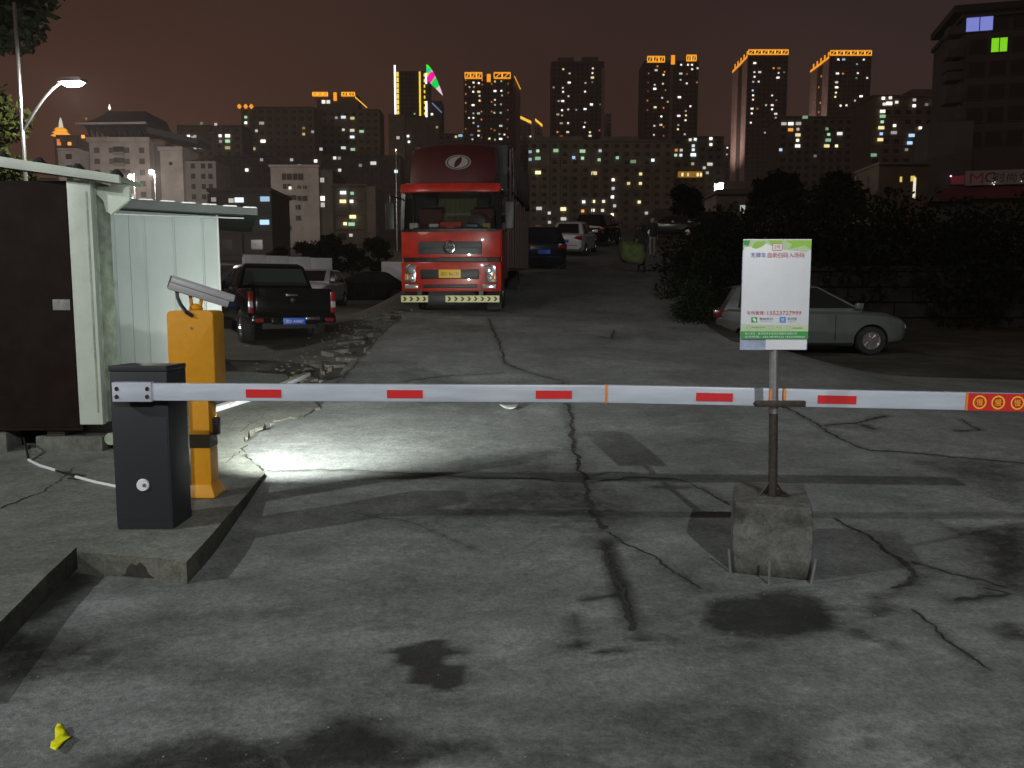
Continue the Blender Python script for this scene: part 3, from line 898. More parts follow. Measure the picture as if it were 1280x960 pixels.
# hole around the post foot
m = MB()
for k in range(10):
    a = -1.0 + k * .42
    m.add(*[(lambda vs, fs: ([(v[0] + .02 + .055 * math.cos(a), v[1] + .05 + .07 * math.sin(a), v[2] + .022) for v in vs], fs))(*stone_verts(.026))][0])
m.build('mortar_collar', M_IRON, post, smooth=True)

# sign board
YG = YS - .034
q = [at(px, py, YG) for px, py in ((926.5, 437.5), (1009, 437.5), (1014, 299), (928, 299))]
SW = ((q[1].x - q[0].x) + (q[2].x - q[3].x)) / 2; SH = q[3].z - q[0].z
sc_ = Vector(((q[0].x + q[1].x + q[2].x + q[3].x) / 4, YG, q[0].z))
sg = thing('parking_sign', 'white and green parking notice board with red and blue lettering on the post', 'sign', sc_, R(-.5))
M_BOARD = mat('board_white', (.68, .70, .76), .4, noise=.04, nscale=12)
M_BOARD2 = mat('board_back', (.36, .42, .58), .45, noise=.3, nscale=9)
ub = SH * .1
MB().box(-SW / 2, SW / 2, .004, .010, 0, SH * .9).build('backing_board', M_BOARD2, sg, bevel=.001)
MB().box(-SW * .12, SW * .488, .0015, .0038, .002, ub + .02).build('lower_notice', M_BOARD, sg)
MB().box(-SW / 2, SW / 2, -.004, .001, ub, SH).build('board', M_BOARD, sg, bevel=.0008)
fy = -.0046
bh = SH - ub
M_GR = mat('print_green', (.035, .30, .06), .5); M_LG = mat('print_light_green', (.30, .55, .06), .5); M_LG2 = mat('print_pale_green', (.46, .62, .36), .5)
M_BL = mat('print_blue', (.04, .05, .42), .5); M_RD = mat('print_red', (.50, .03, .05), .5); M_BK = mat('print_dark', (.05, .05, .06), .5); M_SKY = mat('print_sky_blue', (.03, .22, .65), .5)
M_PR = mat('print_white', (.75, .77, .8), .5); M_GRAY = mat('print_grey', (.36, .38, .42), .5)
def sp(u_, v_):  # 0..1 across, 0..1 from the top
    return (-SW / 2 + u_ * SW, fy, ub + bh * (1 - v_))
def flat(name, pts, mt, lift=0):
    m = MB(); m.add([(sp(*p)[0], fy - lift, sp(*p)[2]) for p in pts], [tuple(range(len(pts)))]); return m.build(name, mt, sg)
flat('print_field', [(0, .008), (.999, .008), (.999, .09), (.93, .125), (.6, .105), (.5, .05), (.42, .07), (.3, .03), (.14, .07), (.02, .08), (0, .12)], M_LG2)
flat('print_leaf', [(.12, .085), (.17, .03), (.3, .02), (.34, .03), (.28, .07), (.2, .095)], M_LG, .0004)
flat('print_leaf', [(.6, .012), (.72, .05), (.66, .1), (.9, .06), (.999, .11), (.999, .012)], M_LG, .0004)
flat('print_leaf', [(.36, .012), (.42, .06), (.56, .04), (.58, .012)], M_LG, .0004)
flat('print_leaf', [(0, .012), (.1, .012), (.07, .07), (0, .055)], M_GR, .0006)
flat('print_badge_rim', [(.435, .042), (.565, .042), (.575, .05), (.575, .105), (.565, .113), (.435, .113), (.425, .105), (.425, .05)], M_RD, .0008)
flat('print_badge', [(.438, .047), (.562, .047), (.568, .053), (.568, .102), (.562, .108), (.438, .108), (.432, .102), (.432, .053)], M_PR, .0010)
rot = (R(90), 0, 0)
def put(body, u0, u1, v0, v1, mt, name='lettering'):
    a, b = sp(u0, v0), sp(u1, v1)
    return letters(name, body, a[2] - b[2], b[0] - a[0], mt, sg, ((a[0] + b[0]) / 2, fy - .0014, (a[2] + b[2]) / 2), rot)
put('2号', .455, .545, .058, .096, M_RD)
put('无牌车', .11, .335, .132, .182, M_BL)
put('自助扫码入场码', .36, .90, .132, .184, M_RD)
put('车场管理：', .08, .35, .716, .754, M_RD)
put('15523727999', .385, .885, .716, .756, M_RD)
flat('print_icon', [(.15, .778), (.235, .778), (.235, .832), (.15, .832)], M_GR, .0006)
flat('print_bubble', [(.165, .80), (.18, .788), (.2, .788), (.212, .80), (.222, .81), (.215, .824), (.196, .824), (.18, .812)], M_PR, .001)
put('微信支付', .27, .47, .782, .808, M_BK)
put('WeChat Pay', .27, .46, .815, .828, M_GRAY)
flat('print_icon', [(.57, .776), (.66, .776), (.66, .834), (.57, .834)], M_SKY, .0006)
put('支', .582, .648, .786, .824, M_PR)
put('支付宝', .685, .82, .780, .808, M_BK)
put('ALIPAY', .685, .80, .815, .828, M_GRAY)
flat('print_band', [(0, .848), (.999, .862), (.999, .925), (0, .92)], M_LG2, .0003)
for u0 in (.075, .41, .67):
    a = sp(u0 + .035, .887)
    rg = MB(); rg.loft([[(a[0] + r_ * math.cos(k * math.pi / 8), fy - .0012, a[2] + r_ * math.sin(k * math.pi / 8)) for k in range(16)] for r_ in (.0125, .010)], cap=False)
    rg.build('print_ring', M_GRAY, sg)
put('请先扫码支付停车费', .16, .36, .874, .886, M_BK); put('再驶离车场', .2, .32, .893, .903, M_GRAY)
put('扫一扫', .53, .60, .874, .886, M_BK); put('付款', .55, .60, .893, .903, M_GRAY)
put('凭码自动抬杆放行', .76, .91, .882, .895, M_BK)
flat('print_footer', [(0, .922), (.999, .922), (.999, .998), (0, .998)], M_GR, .0006)
put('施工单位：重庆明泽车宝停车场服务有限公司', .06, .83, .932, .955, M_PR)
put('业务热线：023-68787222 18223588824', .06, .95, .965, .987, M_PR)

# conduit on the pavement, yellow paper scrap, debris
pts = [hit(px, py, f=PAVE) + Vector((0, 0, .012)) for px, py in ((31, 566), (36, 577), (50, 584), (70, 590), (95, 598), (120, 605), (150, 611))]
pts[0].z += .12
cd = thing('cable_conduit', 'thin white conduit lying across the pavement behind the barrier cabinet', 'conduit', pts[0])
MB().tube([p - pts[0] for p in pts[1:4]], .011, 8).build('conduit_length', M_WHITE, cd, smooth=True)
MB().tube([p - pts[0] for p in pts[4:]], .011, 8).build('conduit_length', M_WHITE, cd, smooth=True)
MB().tube([Vector((0, 0, 0)), pts[1] - pts[0]], .009, 8).build('cable', M_BLACK, cd)
MB().tube([p - pts[0] for p in pts[3:5]], .007, 8).build('cable', M_BLACK, cd)

def scrap(name, label, outline, col, cat, f=ZR, curl=.03, rough=.6):
    g = [hit(px, py, f=f) for px, py in outline]
    c = sum(g, Vector()) / len(g)
    m = MB()
    bm = bmesh.new()
    fc = bm.faces.new([bm.verts.new((p.x - c.x, p.y - c.y, 0)) for p in g])
    bmesh.ops.triangulate(bm, faces=[fc])
    bmesh.ops.subdivide_edges(bm, edges=bm.edges[:], cuts=3, use_grid_fill=False)
    bmesh.ops.triangulate(bm, faces=bm.faces[:])
    for v in bm.verts:
        wx, wy = v.co.x + c.x, v.co.y + c.y
        v.co.z = float(f(wx, wy)) - c.z + .006 + curl * abs(v.co.x) / .05 * .6 + curl * .8 * float(vnoise(wx * 25, wy * 25))
    me = bpy.data.meshes.new(name); bm.to_mesh(me); bm.free()
    me.polygons.foreach_set('use_smooth', [True] * len(me.polygons))
    o = one(name, me, mat('paper_' + label.split()[0], col, rough), None, c)
    md = o.modifiers.new('thick', 'SOLIDIFY'); md.thickness = .002
    return tag(o, label, cat)
scrap('paper_scrap', 'yellow crumpled paper scrap lying alone on the bare concrete drive', [(63, 941), (64, 933), (69, 929), (69, 918), (72, 911), (77, 911), (82, 919), (89, 927), (80, 933), (75, 940), (70, 945)], (.85, .85, .01), 'paper scrap', curl=.012)
scrap('plastic_wrapper', 'bright yellow wrapper beside the white edging strip', [(362, 476), (372, 470), (378, 473), (368, 480)], (.55, .6, .02), 'wrapper', curl=.03)
scrap('plastic_wrapper', 'pinkish red torn wrapper lying along the white edging strip', [(276, 511), (285, 503), (300, 499), (312, 499), (300, 506), (288, 511)], (.6, .04, .07), 'wrapper', f=PAVE, curl=.03)
scrap('plastic_wrapper', 'white flattened wrapper on the bright concrete beyond the barrier arm', [(624, 510), (636, 508), (648, 509), (646, 513), (630, 514)], (.6, .62, .6), 'wrapper', curl=.02)
scrap('paper_scrap', 'tiny white paper scrap at the foot of the plinth corner', [(214, 705), (220, 701), (222, 705), (217, 710)], (.6, .6, .58), 'paper scrap', curl=.015)
g0, g1, g2 = hit(262, 516, f=PAVE), hit(330, 495, f=PAVE), hit(384, 470)
ed = thing('edging_strip', 'white plastic edging strip lying along the pavement towards the rubble', 'edging strip', g0)
for a, b in ((g0, g1), (g1, g2)):
    mm = Matrix.Translation(a - g0) @ (b - a).normalized().to_track_quat('X', 'Z').to_matrix().to_4x4()
    MB().box(0, (b - a).length, -.05, .05, 0, .05, mm).build('strip_length', M_WHITE, ed, bevel=.006)

# ------------------------------------------------------------------ guard cabins
M_BROWN = mat('brown_sheet', (.014, .0085, .007), .7, spec=.1, noise=.35, nscale=4, bump=.1, bscale=12)
M_PALE = mat('pale_panel', (.50, .56, .50), .42, noise=.13, nscale=3.5)
M_GREYG = mat('column_grime', (.26, .31, .25), .6, noise=.4, nscale=9)
YF = 6.75
cz = float(PAVE(-4, 7))
g = thing('guard_cabin', 'dark brown fronted guard cabin with pale corner post and white eave', 'cabin', (at(95, 400, YF).x, YF, cz))
cx = g.location.x
zf = lambda py, px=90: at(px, py, YF).z - cz
xf = lambda px: at(px + 5, 400, YF).x - cx
MB().prism([(-2.4, 0), (xf(91), 0), (-.86, 1.9), (-2.4, 1.9)], 'z', zf(538), zf(226)).build('cabin_body', M_BROWN, g)
MB().box(-2.5, -.84, .301, 2.0, zf(226) + .002, zf(214)).build('roof_deck', M_GREYG, g)
MB().box(-2.38, xf(90) - .02, -.006, -.001, zf(534), zf(234)).build('sheet_panel', M_BROWN, g, bevel=.002)
MB().box(xf(90), xf(119), -.03, .03, zf(530), zf(226)).build('corner_post', M_PALE, g, bevel=.004)
MB().box(xf(119) - .03, xf(119) + .012, .031, .26, zf(528), zf(226)).build('post_return', M_GREYG, g, bevel=.004)
MB().box(xf(113), xf(115), -.034, -.031, zf(515), zf(240)).build('post_seam', M_GREYG, g)
m = MB()
zr0, zr1, zr2, zr3 = zf(198.5, 0), zf(216, 0), zf(221.5, 150), zf(233, 150)
xr = at(149, 225, YF - .12).x - cx; xl0 = at(0, 205, YF - .12).x - cx
sl_ = (zr2 - zr0) / (xr - xl0)
def ez(x, z): return z + sl_ * (x - xl0)
xe = xl0 - 1.3
MB().add([(xe, -.12, ez(xe, zr1)), (xr, -.12, zr3 + .01), (xr, -.12, zr2), (xe, -.12, ez(xe, zr0)), (xe, -.08, ez(xe, zr1)), (xr, -.08, zr3 + .01), (xr, -.08, zr2), (xe, -.08, ez(xe, zr0))], [(0, 1, 2, 3), (7, 6, 5, 4), (0, 4, 5, 1), (3, 2, 6, 7), (1, 5, 6, 2), (0, 3, 7, 4)]).build('eave_fascia', M_PALE, g, bevel=.004)
MB().add([(xe, -.079, ez(xe, zr1 + .02)), (xr - .002, -.079, zr3 + .03), (xr - .002, .3, zr3 + .03), (xe, .3, ez(xe, zr1 + .02)), (xe, -.079, ez(xe, zr0) - .01), (xr - .002, -.079, zr2 - .01), (xr - .002, .3, zr2 - .01), (xe, .3, ez(xe, zr0) - .01)], [(0, 1, 2, 3), (7, 6, 5, 4), (0, 4, 5, 1), (1, 5, 6, 2), (2, 6, 7, 3), (3, 7, 4, 0)]).build('roof', M_GREYG, g)
za, zb_ = zf(232, 150), zf(267, 140)
MB().prism([(xf(119), za), (xr, za), (xr - .01, zb_ + .12), (xf(137), zb_), (xf(131), zb_ + .02), (xf(128), za - .12), (xf(119), za - .05)], 'y', .05, .09).build('eave_bracket', M_PALE, g, bevel=.003)
for px in (49, 97, 145, 4):
    x = at(px, 200, YF + .2).x - cx
    MB().lathe([(.05, 0), (.055, .03), (.02, .07)], (x, .2, ez(x, zr0) - .005), 'z', 10).build('roof_cap', M_RUBBER, g)
sm = at(77.5, 381, YF)
MB().cbox((sm.x - cx, -.009, sm.z - cz), (.145, .004, .09)).build('label_plate', mat('dull_plate', (.22, .22, .22), .5, noise=.3, nscale=30), g, bevel=.001)
for px0, px1, lab in ((27, 112, 0), (-70, -10, 1)):
    x0, x1 = xf(px0), xf(px1)
    zt = zf(546) if not lab else zf(540)
    o = MB().box(x0, x1, .03, .25, -.02, zt - .002).build('support_block', mat('block_dull', (.12, .125, .11), .9, noise=.4, nscale=12), g, bevel=.012)
MB().box(xf(42), xf(64), .04, .2, zf(546) , zf(537)).build('support_shim', M_IRON, g)
MB().lathe([(.015, -.016), (.05, -.014), (.056, 0), (.05, .014), (.015, .016)], (xf(122), .05, zf(550)), 'y', 20).build('caster_wheel', M_GREYG, g)

Y2 = 11.2
g2_ = float(G(-5, Y2))
pr_ = at(275, 400, 11.7); pl_ = at(133, 400, 11.2)
ang = math.atan2(pr_.y - pl_.y, pr_.x - pl_.x)
s = thing('storage_cabin', 'pale ribbed sandwich panel cabin with dark sloping roof behind the guard cabin', 'cabin', (pr_.x, pr_.y, at(275, 461, 11.7).z), ang)
W2 = (pr_ - pl_).length + 1.6
ztop = at(275, 270, 11.7).z - s.location.z; zl = at(140, 262, 11.2).z - s.location.z
M_RIB = mat('sandwich_panel', (.33, .39, .385), .3, noise=.10, nscale=2.2, stretch=(1, 1, .5))
n_p = 3
for k in range(n_p):
    x1 = -k * 1.15; x0 = max(-W2, x1 - 1.148)
    mslope = (ztop - zl) / (1.43)
    pts = []
    m = MB()
    m.prism([(x0, -.05), (x1 - .002, -.05), (x1 - .002, ztop + mslope * x1), (x0, ztop + mslope * x0)], 'y', 0, .06)
    p_ = m.build('wall_panel', M_RIB, s)
    for j in range(3):
        xj = x0 + (x1 - x0) * (j + .5) / 3
        MB().prism([(xj - .018, 0), (xj - .008, -.006), (xj + .008, -.006), (xj + .018, 0)], 'z', -.04, ztop + mslope * xj - .03).build('rib', M_RIB, p_)
MB().box(0, .03, -.015, .06, -.05, ztop + .01).build('corner_trim', mat('trim_white', (.5, .53, .52), .35), s, bevel=.003)
MB().box(-.02, .02, .061, 2.6, -.05, ztop - .05).build('side_wall', M_RIB, s)
xo = .56
M_ROOF = mat('dark_roof', (.06, .075, .07), .5, noise=.2, nscale=3)
r0, r1 = (-W2, ztop + mslope * -W2 + .02), (xo, ztop + mslope * xo + .02)
rf = MB().prism([r0, r1, (r1[0], r1[1] + .10), (r0[0], r0[1] + .16)], 'y', -.25, 2.8).build('roof', M_ROOF, s)
for k in range(14):
    x = xo - .1 - k * .27
    z = r0[1] + .16 + (r1[1] + .10 - r0[1] - .16) * (x - r0[0]) / (r1[0] - r0[0])
    MB().prism([(x - .10, z - .006), (x - .085, z + .012), (x + .085, z + .010), (x + .10, z - .006)], 'y', -.262, 2.82).build('roof_rib', M_GALV, rf)
MB().box(-1.6, .38, -.02, -.004, ztop - .03, ztop - .012).build('light_batten', M_WHITE, s)
# ------------------------------------------------------------------ vehicles
def paint(name, col, rough=.28):
    return mat(name, col, rough, coat=.6, noise=.12, nscale=2)
M_TAIL = mat('tail_red', (.20, .006, .008), .2, coat=.5)
M_CLEAR = mat('lamp_clear', (.62, .64, .66), .12, .6)
M_AMBER = mat('lamp_amber', (.75, .26, .02), .25)
M_PLATEB = mat('plate_blue', (.02, .10, .55), .4)
M_PLATEY = mat('plate_yellow', (.80, .52, .02), .4)
M_RIM = mat('alloy', (.55, .56, .58), .25, .9)
M_SEATC = mat('seat_dark', (.03, .03, .032), .8)

def boolean_cut(me, cutters, matl):
    o = bpy.data.objects.new('cut_body', me); COL.objects.link(o)
    cs = []
    for cme in cutters:
        c = bpy.data.objects.new('cutter', cme); COL.objects.link(c); cs.append(c)
        md = o.modifiers.new('b', 'BOOLEAN'); md.object = c; md.operation = 'DIFFERENCE'; md.solver = 'EXACT'
    dg = bpy.context.evaluated_depsgraph_get()
    out = bpy.data.meshes.new_from_object(o.evaluated_get(dg))
    for c in cs + [o]: bpy.data.objects.remove(c)
    out.materials.clear(); out.materials.append(matl)
    out.polygons.foreach_set('use_smooth', [True] * len(out.polygons)); out.set_sharp_from_angle(angle=R(38))
    return out
def wheel(parent, x, y, r, wd, rimr=.62, rim_mat=None):
    """axle along y"""
    w = bpy.data.objects.new('wheel', None); w.empty_display_size = .1
    link(w, parent); w.location = (x, y, r)
    MB().lathe([(r * rimr, -wd / 2), (r * .93, -wd / 2), (r, -wd * .32), (r, wd * .32), (r * .93, wd / 2), (r * rimr, wd / 2), (r * rimr, -wd / 2)], axis='y', seg=24, cap=False).build('tyre', M_RUBBER, w, smooth=True)
    s_ = 1 if y > 0 else -1
    m = MB()
    m.lathe([(r * rimr, s_ * wd * .1), (r * rimr * 1.0, s_ * wd * .42), (r * rimr * .9, s_ * wd * .42), (r * rimr * .86, s_ * wd * .2)], axis='y', seg=24)
    for k in range(8):
        a = k * math.pi / 4
        mm = Matrix.Rotation(a, 4, 'Y')
        m.box(r * .08, r * rimr * .92, s_ * wd * .28 - .012, s_ * wd * .28 + .012, -r * .07, r * .07, mm)
    m.lathe([(r * .15, s_ * wd * .2), (r * .15, s_ * wd * .36)], axis='y', seg=12)
    m.build('rim', rim_mat or M_RIM, w)
    return w
SEDAN = dict(st=[(-2.2, .50, .80, .60), (-2.12, .34, .95, .78), (-1.85, .22, 1.01, .855), (-1.2, .19, .99, .875), (0, .18, .95, .88), (.9, .18, .94, .875), (1.25, .19, .92, .87), (1.75, .20, .86, .85), (2.02, .26, .77, .79), (2.15, .34, .67, .70), (2.2, .44, .58, .58)],
             gb=(-1.72, 1.18, .955, .79), gt=(-1.0, .30, 1.43, .58), ax=(-1.32, 1.32), r=.31)
HATCH = dict(st=[(-2.0, .50, .85, .64), (-1.95, .34, 1.0, .80), (-1.7, .22, 1.04, .86), (-1.1, .19, 1.02, .875), (0, .18, .98, .88), (.8, .18, .97, .875), (1.15, .19, .95, .87), (1.6, .20, .91, .855), (1.9, .24, .82, .80), (2.03, .32, .72, .70), (2.09, .42, .6, .58)],
             gb=(-1.85, 1.15, .98, .80), gt=(-1.55, .25, 1.48, .62), ax=(-1.25, 1.28), r=.31)
SUV = dict(st=[(-2.2, .55, .95, .68), (-2.15, .42, 1.1, .84), (-1.85, .30, 1.14, .9), (-1.1, .28, 1.12, .92), (0, .27, 1.1, .92), (.9, .27, 1.1, .92), (1.2, .28, 1.08, .91), (1.75, .30, 1.02, .89), (2.15, .38, .9, .8), (2.25, .5, .72, .64)],
           gb=(-2.05, 1.2, 1.12, .84), gt=(-1.8, .4, 1.68, .68), ax=(-1.33, 1.35), r=.36)
def car(label, spec, col_mat, loc, rz, group='parked cars', plate=None, plate_rear=None, name='parked_car', sheen=False, lamps=True):
    t = thing(name, label, 'car', loc, rz, group)
    st, r = spec['st'], spec['r']
    rings = []
    for x, zb, zt, w in st:
        half = [(w * .84, zb), (w * .97, zb + .08), (w, zb + (zt - zb) * .45), (w * .985, zt - .12 * (zt - zb)), (w * .9, zt - .03), (w * .72, zt + .005), (0, zt + .025)]
        ring = [(x, y, z) for y, z in half] + [(x, -y, z) for y, z in half[::-1][1:]]
        rings.append(ring)
    body = MB().loft(rings).mesh('body')
    cuts = []
    for ax in spec['ax']:
        cuts.append(MB().lathe([(r + .05, -1.2), (r + .05, 1.2)], (ax, 0, r), 'y', 24).mesh('cut'))
    one('body', boolean_cut(body, cuts, col_mat), col_mat, t)
    MB().box(-spec['ax'][1] + .0, spec['ax'][1], -.55, .55, .2, .62).build('underbody', M_BLACK, t)
    x0, x1, zb, hb = spec['gb']; a0, a1, zt, ht = spec['gt']
    def ring(xa, xb, h, z):
        return [(xb, -h * .82, z), (xb - .06, -h, z), (xa + .06, -h, z), (xa, -h * .82, z), (xa, h * .82, z), (xa + .06, h, z), (xb - .06, h, z), (xb, h * .82, z)]
    gh = MB().loft([ring(x0, x1, hb, zb - .06), ring(x0, x1, hb, zb), ring(a0, a1, ht, zt), ring(a0 + .12, a1 - .14, ht * .86, zt + .045), ring(a0 + .35, a1 - .4, ht * .5, zt + .062)])
    gh.build('cabin_shell', col_mat, t, smooth=True, ang=42)
    def lerp3(p, q, k): return Vector(p) + (Vector(q) - Vector(p)) * k
    def pane(name, bl, br, tr, tl, inset=(.04, .04, .06, .05)):
        l_, r_, b_, t_ = inset
        def pt(u_, v_): return lerp3(lerp3(bl, br, u_), lerp3(tl, tr, u_), v_)
        q = [pt(l_, b_), pt(1 - r_, b_), pt(1 - r_, 1 - t_), pt(l_, 1 - t_)]
        n_ = (q[1] - q[0]).cross(q[3] - q[0]).normalized()
        if n_.dot((q[0] + q[2]) / 2 - Vector((0, 0, zb))) < 0: n_ = -n_
        MB().add([p + n_ * .008 for p in q] + [p - n_ * .02 for p in q], [(0, 1, 2, 3), (7, 6, 5, 4), (0, 4, 5, 1), (1, 5, 6, 2), (2, 6, 7, 3), (3, 7, 4, 0)]).build(name, M_GLASS, t)
    pane('windscreen', (x1, -hb * .82, zb), (x1, hb * .82, zb), (a1, ht * .82, zt), (a1, -ht * .82, zt))
    pane('rear_window', (x0, hb * .82, zb), (x0, -hb * .82, zb), (a0, -ht * .82, zt), (a0, ht * .82, zt))
    xm = (x0 + x1) / 2 + .02; am = (a0 + a1) / 2 + .0
    for s_ in (-1, 1):
        pane('side_window', (x0 + .3, s_ * hb, zb), (xm - .03, s_ * hb, zb), (xm - .03, s_ * ht, zt), (a0 + .1, s_ * ht, zt))
        pane('side_window', (xm + .03, s_ * hb, zb), (x1 - .1, s_ * hb, zb), (a1 - .1, s_ * ht, zt), (xm + .03, s_ * ht, zt))
        MB().prism([(x1 - .28, zb + .02), (x1 - .12, zb + .02), (x1 - .1, zb + .14), (x1 - .24, zb + .15)], 'y', s_ * (hb + .05), s_ * (hb + .22)).build('mirror', col_mat, t, bevel=.02)
        wb = spec['st'][4][3]
        for xh in (xm - .35, xm + .55 if False else xm - .35 + 1.0):
            MB().box(xh - .08, xh + .08, s_ * (wb * .985) - .012, s_ * (wb * .985) + .014, zb - .15, zb - .12).build('door_handle', col_mat, t, bevel=.006)
        for xs in (xm - .55, xm + .02, xm + .85):
            MB().box(xs - .004, xs + .004, s_ * wb - .012, s_ * wb + .0035, .32, zb - .12).build('door_seam', M_BLACK, t)
        xf_, zf_, wf = st[-2][0], st[-2][2], st[-2][3]
        MB().prism([(xf_ - .26, zf_ + .0), (xf_ + .0, zf_ - .06), (xf_ + .015, zf_ - .15), (xf_ - .14, zf_ - .12)], 'y', s_ * wf * .6, s_ * wf * 1.01).build('headlight', M_CLEAR, t, bevel=.015)
        xr_, zr_, wr_ = st[1][0], st[1][2], st[1][3]
        MB().box(xr_ - .075, xr_ + .16, s_ * wr_ * .62, s_ * wr_ * 1.02, zr_ - .2, zr_ - .03).build('tail_light', M_TAIL, t, bevel=.015)
        for ax in spec['ax']:
            wheel(t, ax, s_ * (wb - .1), r, .2)
    xf_ = st[-1][0]; xr_ = st[0][0]
    MB().box(xf_ - .04, xf_ + .008, -.38, .38, .44, .55).build('grille', M_BLACK, t, bevel=.01)
    pf = MB().box(xf_ + .009, xf_ + .016, -.22, .22, .33, .47).build('licence_plate', M_PLATEB, t)
    pr = MB().box(xr_ - .016, xr_ + .02, -.22, .22, .62, .76).build('licence_plate', M_PLATEB, t)
    MB().box(xr_ - .01, xr_ + .04, -.6, .6, .5, .515).build('bumper_line', M_BLACK, t)
    return t
def gz(x, y): return float(G(x, y))

# silver sedan on the lower lot, seen side on
pc = at(1004, 437, 18.5)
SILVER = paint('silver_paint', (.095, .11, .11), .24)
o = car('silver hatchback parked side on behind the sign, bonnet towards the dark bank', HATCH, SILVER, (at(1003, 437, 18.6).x, 18.9, gz(6.8, 18.3) + .0), R(-4), 'cars on the lower lot')
o.scale = (1.06, 1.03, 1.03)

# cars up the slope
def slope_car(px, Y, label, spec, m_, rz, group='cars parked up the slope'):
    p = Vector((at(px, 300, Y).x, Y, 0))
    p.z = float(max(G(p.x, p.y) + .05, 0))
    o = car(label, spec, m_, p, rz, group)
    e = .8
    o.rotation_euler = (0, 0, rz)
    slope = math.atan((gz(p.x, p.y + 1.5) - gz(p.x, p.y - 1.5)) / 3)
    o.rotation_euler = Matrix.Rotation(slope, 3, 'X').to_4x4().to_euler() if False else (Matrix.Rotation(slope, 4, 'X') @ Matrix.Rotation(rz, 4, 'Z')).to_euler()
    return o
WHITEP = paint('white_car_paint', (.62, .63, .66), .3)
BLACKP = mat('black_car_paint', (.006, .006, .007), .12, spec=.3)
DARKB = mat('dark_blue_paint', (.010, .013, .022), .15, spec=.35)
GREYP = mat('grey_car_paint', (.025, .026, .03), .15, spec=.4)
slope_car(716, 38, 'white sedan parked tail first up the slope past the lorry', SEDAN, WHITEP, R(75))
slope_car(672, 31, 'dark blue hatchback parked just behind the red lorry', HATCH, DARKB, R(95))
slope_car(748, 46, 'black tall car parked beyond the white sedan', SUV, BLACKP, R(70))
slope_car(885, 66, 'black estate car with bright roof line at the top of the slope', SUV, BLACKP, R(175))
slope_car(838, 58, 'dark grey sedan at the top of the slope below the hillside lamp', SEDAN, GREYP, R(160))
# cars on the western lot
def lot(px, Y, label, spec, m_, rz):
    x = at(px, 375, Y).x
    return car(label, spec, m_, (x, Y, gz(x, Y)), rz, 'cars on the western lot')
lot(397, 34, 'white hatchback nose out in front of the white hoarding', HATCH, WHITEP, R(-92))
lot(456, 37, 'black sedan with shining headlights beside the red lorry', SEDAN, BLACKP, R(-160))
lot(288, 24, 'dark sedan with blue stickers beyond the black pickup', SEDAN, GREYP, R(-115))
# white hoarding and white crate body behind
hp0, hp1 = at(305, 360, 38), at(416, 360, 39.5)
hd = thing('hoarding', 'white sheet hoarding standing behind the white hatchback', 'hoarding', (hp0.x, 38, gz(hp0.x, 38)), math.atan2(1.5, hp1.x - hp0.x))
hz = at(360, 319, 38.6).z - gz(hp0.x, 38)
M_HOARD = mat('hoarding_sheet', (.60, .62, .68), .5, noise=.15, nscale=1.5)
Lh = math.hypot(hp1.x - hp0.x, 1.5)
for k in range(4):
    p_ = MB().box(k * Lh / 4 + .01, (k + 1) * Lh / 4 - .01, 0, .05, .05, hz - .03 * k).build('hoarding_panel', M_HOARD, hd, bevel=.004)
    MB().box(k * Lh / 4 - .03, k * Lh / 4 + .03, .055, .12, -.2, hz - .1).build('post', M_GALV, hd)
p = at(494, 345, 45)
bx = thing('cargo_box', 'pale cargo box standing behind the black sedan', 'cargo box', (p.x, 45, gz(p.x, 45)))
MB().box(-.75, .75, -.1, 1.6, .75, 1.95).build('box_body', M_HOARD, bx, bevel=.03)
MB().box(-.7, .7, 0, 1.5, .6, .745).build('chassis', M_BLACK, bx)
for s_ in (-1, 1): wheel(bx, s_ * .6, .8, .33, .2)

# black pickup, tail towards us. local: forward +y
PX_, PY_ = at(367, 420, 16.3).x, 16.3
pk = thing('pickup_truck', 'black double cab pickup parked tail out with blue plate and red tail lights', 'pickup truck', (PX_, PY_, gz(PX_ - .5, PY_ + .6) - .05), R(28))
M_PK = mat('pickup_black', (.005, .005, .006), .12, spec=.3)
def loftx(rows, name, m_, parent, bev=0, smooth=True, ang=38):
    return MB().loft(rows).build(name, m_, parent, bevel=bev, smooth=smooth, ang=ang)
W = .87
def prof(y, zb, zt, w): return [(-w * .9, y, zb), (-w, y, zb + .1), (-w, y, zb + (zt - zb) * .55), (-w * .97, y, zt - .05), (-w * .92, y, zt), (w * .92, y, zt), (w * .97, y, zt - .05), (w, y, zb + (zt - zb) * .55), (w, y, zb + .1), (w * .9, y, zb)]
bodym = MB().loft([prof(0, .58, 1.12, W * .985), prof(.05, .52, 1.16, W), prof(1.5, .48, 1.17, W), prof(3.2, .46, 1.14, W), prof(3.8, .46, 1.12, W), prof(4.6, .48, 1.05, W * .97), prof(4.95, .55, .9, W * .85)]).mesh('body')
cut = [MB().lathe([(.43, -1.2), (.43, 1.2)], (0, ay, .37), 'x', 24).mesh('c') for ay in (1.12, 4.1)] + [MB().box(-.74, .74, .09, 1.5, .75, 1.6).mesh('c')]
one('body', boolean_cut(bodym, cut, M_PK), M_PK, pk)
MB().box(-.55, .55, .3, 4.7, .34, .7).build('chassis', M_BLACK, pk)
tg = MB().box(-.73, .73, -.028, .03, .66, 1.155).build('tailgate', M_PK, pk, bevel=.02)
MB().box(-.14, .10, -.052, -.026, 1.0, 1.05).build('handle', M_CHROME, tg, bevel=.01)
MB().add([(-.06, -.031, .92), (0, -.036, .86), (.06, -.031, .92), (.0, -.036, .97), (0, -.05, .915)], [(0, 1, 4), (1, 2, 4), (2, 3, 4), (3, 0, 4)]).build('emblem', M_CHROME, tg)
def prc(y, h, z): return [(-h, y, z), (h, y, z)]
